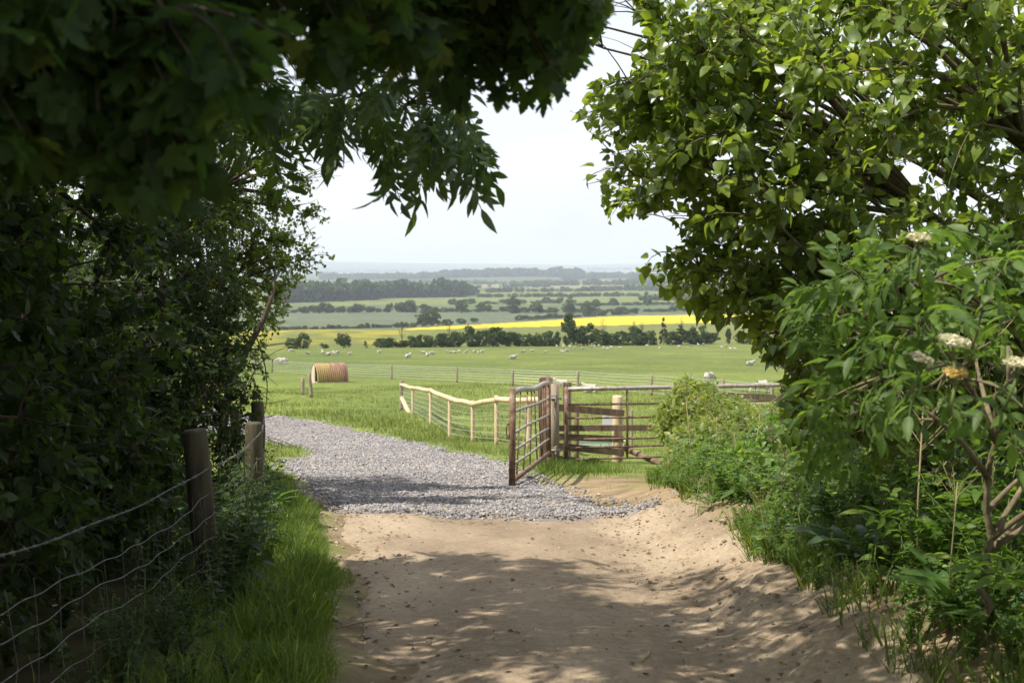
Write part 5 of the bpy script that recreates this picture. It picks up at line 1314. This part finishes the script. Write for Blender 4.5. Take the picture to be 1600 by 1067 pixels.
for k in range(900):
    y = rng.uniform(3.2, 13.8) ** 1.0; e = 1.58 + .06 * math.sin(y * 3); x = e + abs(rng.normal(0, .75))
    if x > .46 * y + .8 or cnt >= 250: continue
    kd = rng.choice(['nettle', 'cleavers', 'cleavers', 'dock', 'cow_parsley'], p=[.30, .28, .27, .06, .09])
    s = rng.uniform(.6, 1.15) * (.55 if x < e + .25 else 1) * (1.1 if y < 6 else .9)
    weed(kd, x, y, s, 0); cnt += 1
for px, row, s in ((1478, 985, 1.0), (1320, 880, .9), (1230, 770, 1.0), (1560, 1010, 1.1)): p = gpt(px, row); weed('dock', p[0], p[1], s, 0)
cnt = 0
for k in range(700):
    y = rng.uniform(3.0, 13.0); e = float(lane_left(y)) - .5; x = e - abs(rng.normal(0, .5))
    if x < -.46 * y - .6 or cnt >= 150: continue
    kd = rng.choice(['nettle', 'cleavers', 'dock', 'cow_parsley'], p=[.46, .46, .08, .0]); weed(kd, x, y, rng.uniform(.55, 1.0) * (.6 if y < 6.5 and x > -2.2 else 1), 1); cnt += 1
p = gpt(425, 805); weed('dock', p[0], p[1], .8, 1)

# ------------------------------------------------------------------ grass
def grass(name, label, x, y, h, mat, templates=BLADES, lean=.25, wide=1.0):
    n = len(x); z = ground(x, y); a = rng.uniform(0, 6.283, n)
    D = np.stack([np.cos(a), np.sin(a), 0 * a], 1); up_ = np.array([0, 0, 1.0]) + rng.normal(0, lean, (n, 3)) * np.array([1, 1, .3])
    V, T = place([(v * np.array([wide, 1, 1]), t) for v, t in templates], np.stack([x, y, z - .01], 1), D, up_, h)
    tag(np_obj(name, V, T, mat), label, 'grass', kind='stuff'); print(name, n)
def fix_frame(): pass
nn = 60000
y = rng.uniform(2.2, 16.5, nn); e = lane_left(y) - .03; x = e - np.abs(rng.normal(0, .42, nn)) + .10 * fbm(y * 1.5, y * 0, 95)
k = (rng.random(nn) < .55 + .5 * fbm(x * 2, y * 2, 96)) & (road_sd(x, y) < .10); x, y = x[k], y[k]
dist = np.clip((e[k] - x) / .25, 0, 1); h = (.04 + .10 * dist) * rng.uniform(.5, 1.4, len(x)) * (1 + .45 * fbm(x * 2.5, y * 2.0, 133))
grass('verge_grass', 'long lush grass along the left edge of the track', x, y, h, M['grass'], lean=.3, wide=1.0)
nn = 26000
y = rng.uniform(3.5, 14.5, nn); x = 1.56 + np.abs(rng.normal(0, .5, nn)) + .12 * fbm(y * 1.3, y * 0, 97) + .35 * ((y > 9) & (y < 11.2))
k = (rng.random(nn) < .45 + .6 * fbm(x * 1.6, y * 1.6, 98)) & (road_sd(x, y) < .22); x, y = x[k], y[k]; h = rng.uniform(.08, .24, len(x))
grass('bank_grass', 'grass tufts on the right bank of the track', x, y, h, M['grass'], lean=.3)
# pasture close to the gates and road
def field_pts(nn, y0, y1, xl, xr, pw=1.0):
    y = y0 + (y1 - y0) * rng.random(nn) ** pw; x = rng.uniform(xl, xr, nn)
    k = (np.abs(x + 0) < .44 * y + 1.0) & (road_sd(x, y) < -.10); x, y = x[k], y[k]
    bare = np.exp(-((x - 2.0) / 1.6) ** 2 - ((y - 15.6) / 1.9) ** 2) * 1.25 + .35 * fbm(x * 1.6, y * 1.6, 51)
    k = (bare < .55) | (rng.random(len(x)) < .06); return x[k], y[k]
x, y = field_pts(60000, 14, 32, -13, 9); h = (.07 + .05 * fbm(x * .9, y * .9, 99)) * rng.uniform(.7, 1.6, len(x)) + .05 * np.exp(-((road_sd(x, y) + .3) / .5) ** 2)
h = np.where((y < 23) & (x > 0), h * .5, h)
grass('pasture_grass', 'short pasture grass around the gates and beside the stony road', x, y, np.clip(h, .035, .4), M['meadow'], wide=1.5)
x, y = field_pts(110000, 30, 75, -30, 22, 1.3); h = np.clip(.10 + .06 * fbm(x * .5, y * .5, 100), .04, .3) * rng.uniform(.7, 1.5, len(x)); wl_ = np.exp(-((poly_sd(x, y, ROAD) + 1.2) / 1.6) ** 2) * (y < 62); h = h + .14 * wl_ * rng.uniform(.4, 1, len(x))
grass('meadow_grass', 'meadow grass rising beyond the bend of the road', x, y, h, M['meadow'], wide=2.6)
# grass tufts at the foot of the gate post
x = rng.normal(.95, .38, 3200); y = rng.normal(18.6, .9, 3200); k = road_sd(x, y) < -.05; x, y = x[k], y[k]
grass('tuft_grass', 'long tufts of grass at the foot of the gate post', x, y, rng.uniform(.06, .17, len(x)), M['grass'], wide=1.2)

# a few larger stones along the foot of the right bank
for k, (px, row, w) in enumerate(((1184, 942, 30), (1212, 968, 26), (1180, 978, 18), (1160, 945, 16), (1130, 822, 22), (1262, 932, 20), (1100, 912, 16), (1250, 985, 24), (1058, 938, 14), (1205, 1008, 18))):
    p = gpt(px, row); s = w / F * p[1] / 2; V, T = stone_shapes(50 + k)
    o = np_obj('stone', V * s * np.array([1.1, .9, .8]), T, M['earth_stone'], None, False); o.location = p + [0, 0, s * .55]
    tag(o, 'loose earthy stone lying at the foot of the right bank', 'stone', 'loose stones under the right bank')

# sticks and leaf litter on the track edges
for k, (px, row, L, a) in enumerate(((1195, 948, .34, .9), (1145, 900, .22, .2), (1240, 1012, .3, -.3), (560, 985, .2, .5), (1010, 1040, .16, 1.2))):
    p = gpt(px, row); t = np.linspace(0, 1, 7) - .5; P = np.stack([L * t * math.cos(a), L * t * math.sin(a) + .015 * np.sin(t * 9 + k), .012 + .006 * np.sin(t * 7)], 1)
    g = Geo(); g.tube(P, .0055 * (1.1 - np.abs(t)), 6); g.tube([P[3], P[3] + [.03, .05, .02]], .003, 4); o = g.build('stick', M['drystem'], None, True); o.location = p + [0, 0, .02]
    tag(o, 'dead stick lying on the bare earth at the side of the track', 'stick', 'sticks on the track')
nn = 420; y = rng.uniform(4.2, 11.5, nn); sd_ = rng.random(nn) < .6
x = np.where(sd_, rng.normal(1.1, .3, nn), lane_left(y) + np.abs(rng.normal(0, .35, nn)))
z = np.maximum(track_top(x, y), ground(x, y)) + .008
a = rng.uniform(0, 6.28, nn); V, T = place(OVAL + HAW, np.stack([x, y, z], 1), np.stack([np.cos(a), np.sin(a), rng.normal(0, .12, nn)], 1), np.array([[0, 0, 1.]]) + rng.normal(0, .25, (nn, 3)), rng.uniform(.02, .05, nn))
tag(np_obj('leaf_litter', V, T, leaf_mat('dead_leaf', (.10, .06, .03), (.24, .16, .08), (1.5, 1.3, 1), rough=.8, tmix=.15, spec=.2)), 'dead leaves scattered along the edges of the track', 'leaf litter', kind='stuff')

# ------------------------------------------------------------------ air
hz_m, n, l = new_mat('haze_air')
o = n.new('ShaderNodeOutputMaterial'); v = n.new('ShaderNodeVolumePrincipled')
v.inputs['Color'].default_value = (.80, .89, 1.0, 1); v.inputs['Density'].default_value = HAZE; v.inputs['Anisotropy'].default_value = .0
l.new(v.outputs['Volume'], o.inputs['Volume'])
g = Geo(); top = 110.0; bot = float(GZ.min()) - 1.0
g.box((0, 13000, (top + bot) / 2), (33000, 27500, top - bot)); hz = g.build('haze', hz_m); tag(hz, kind='stuff')
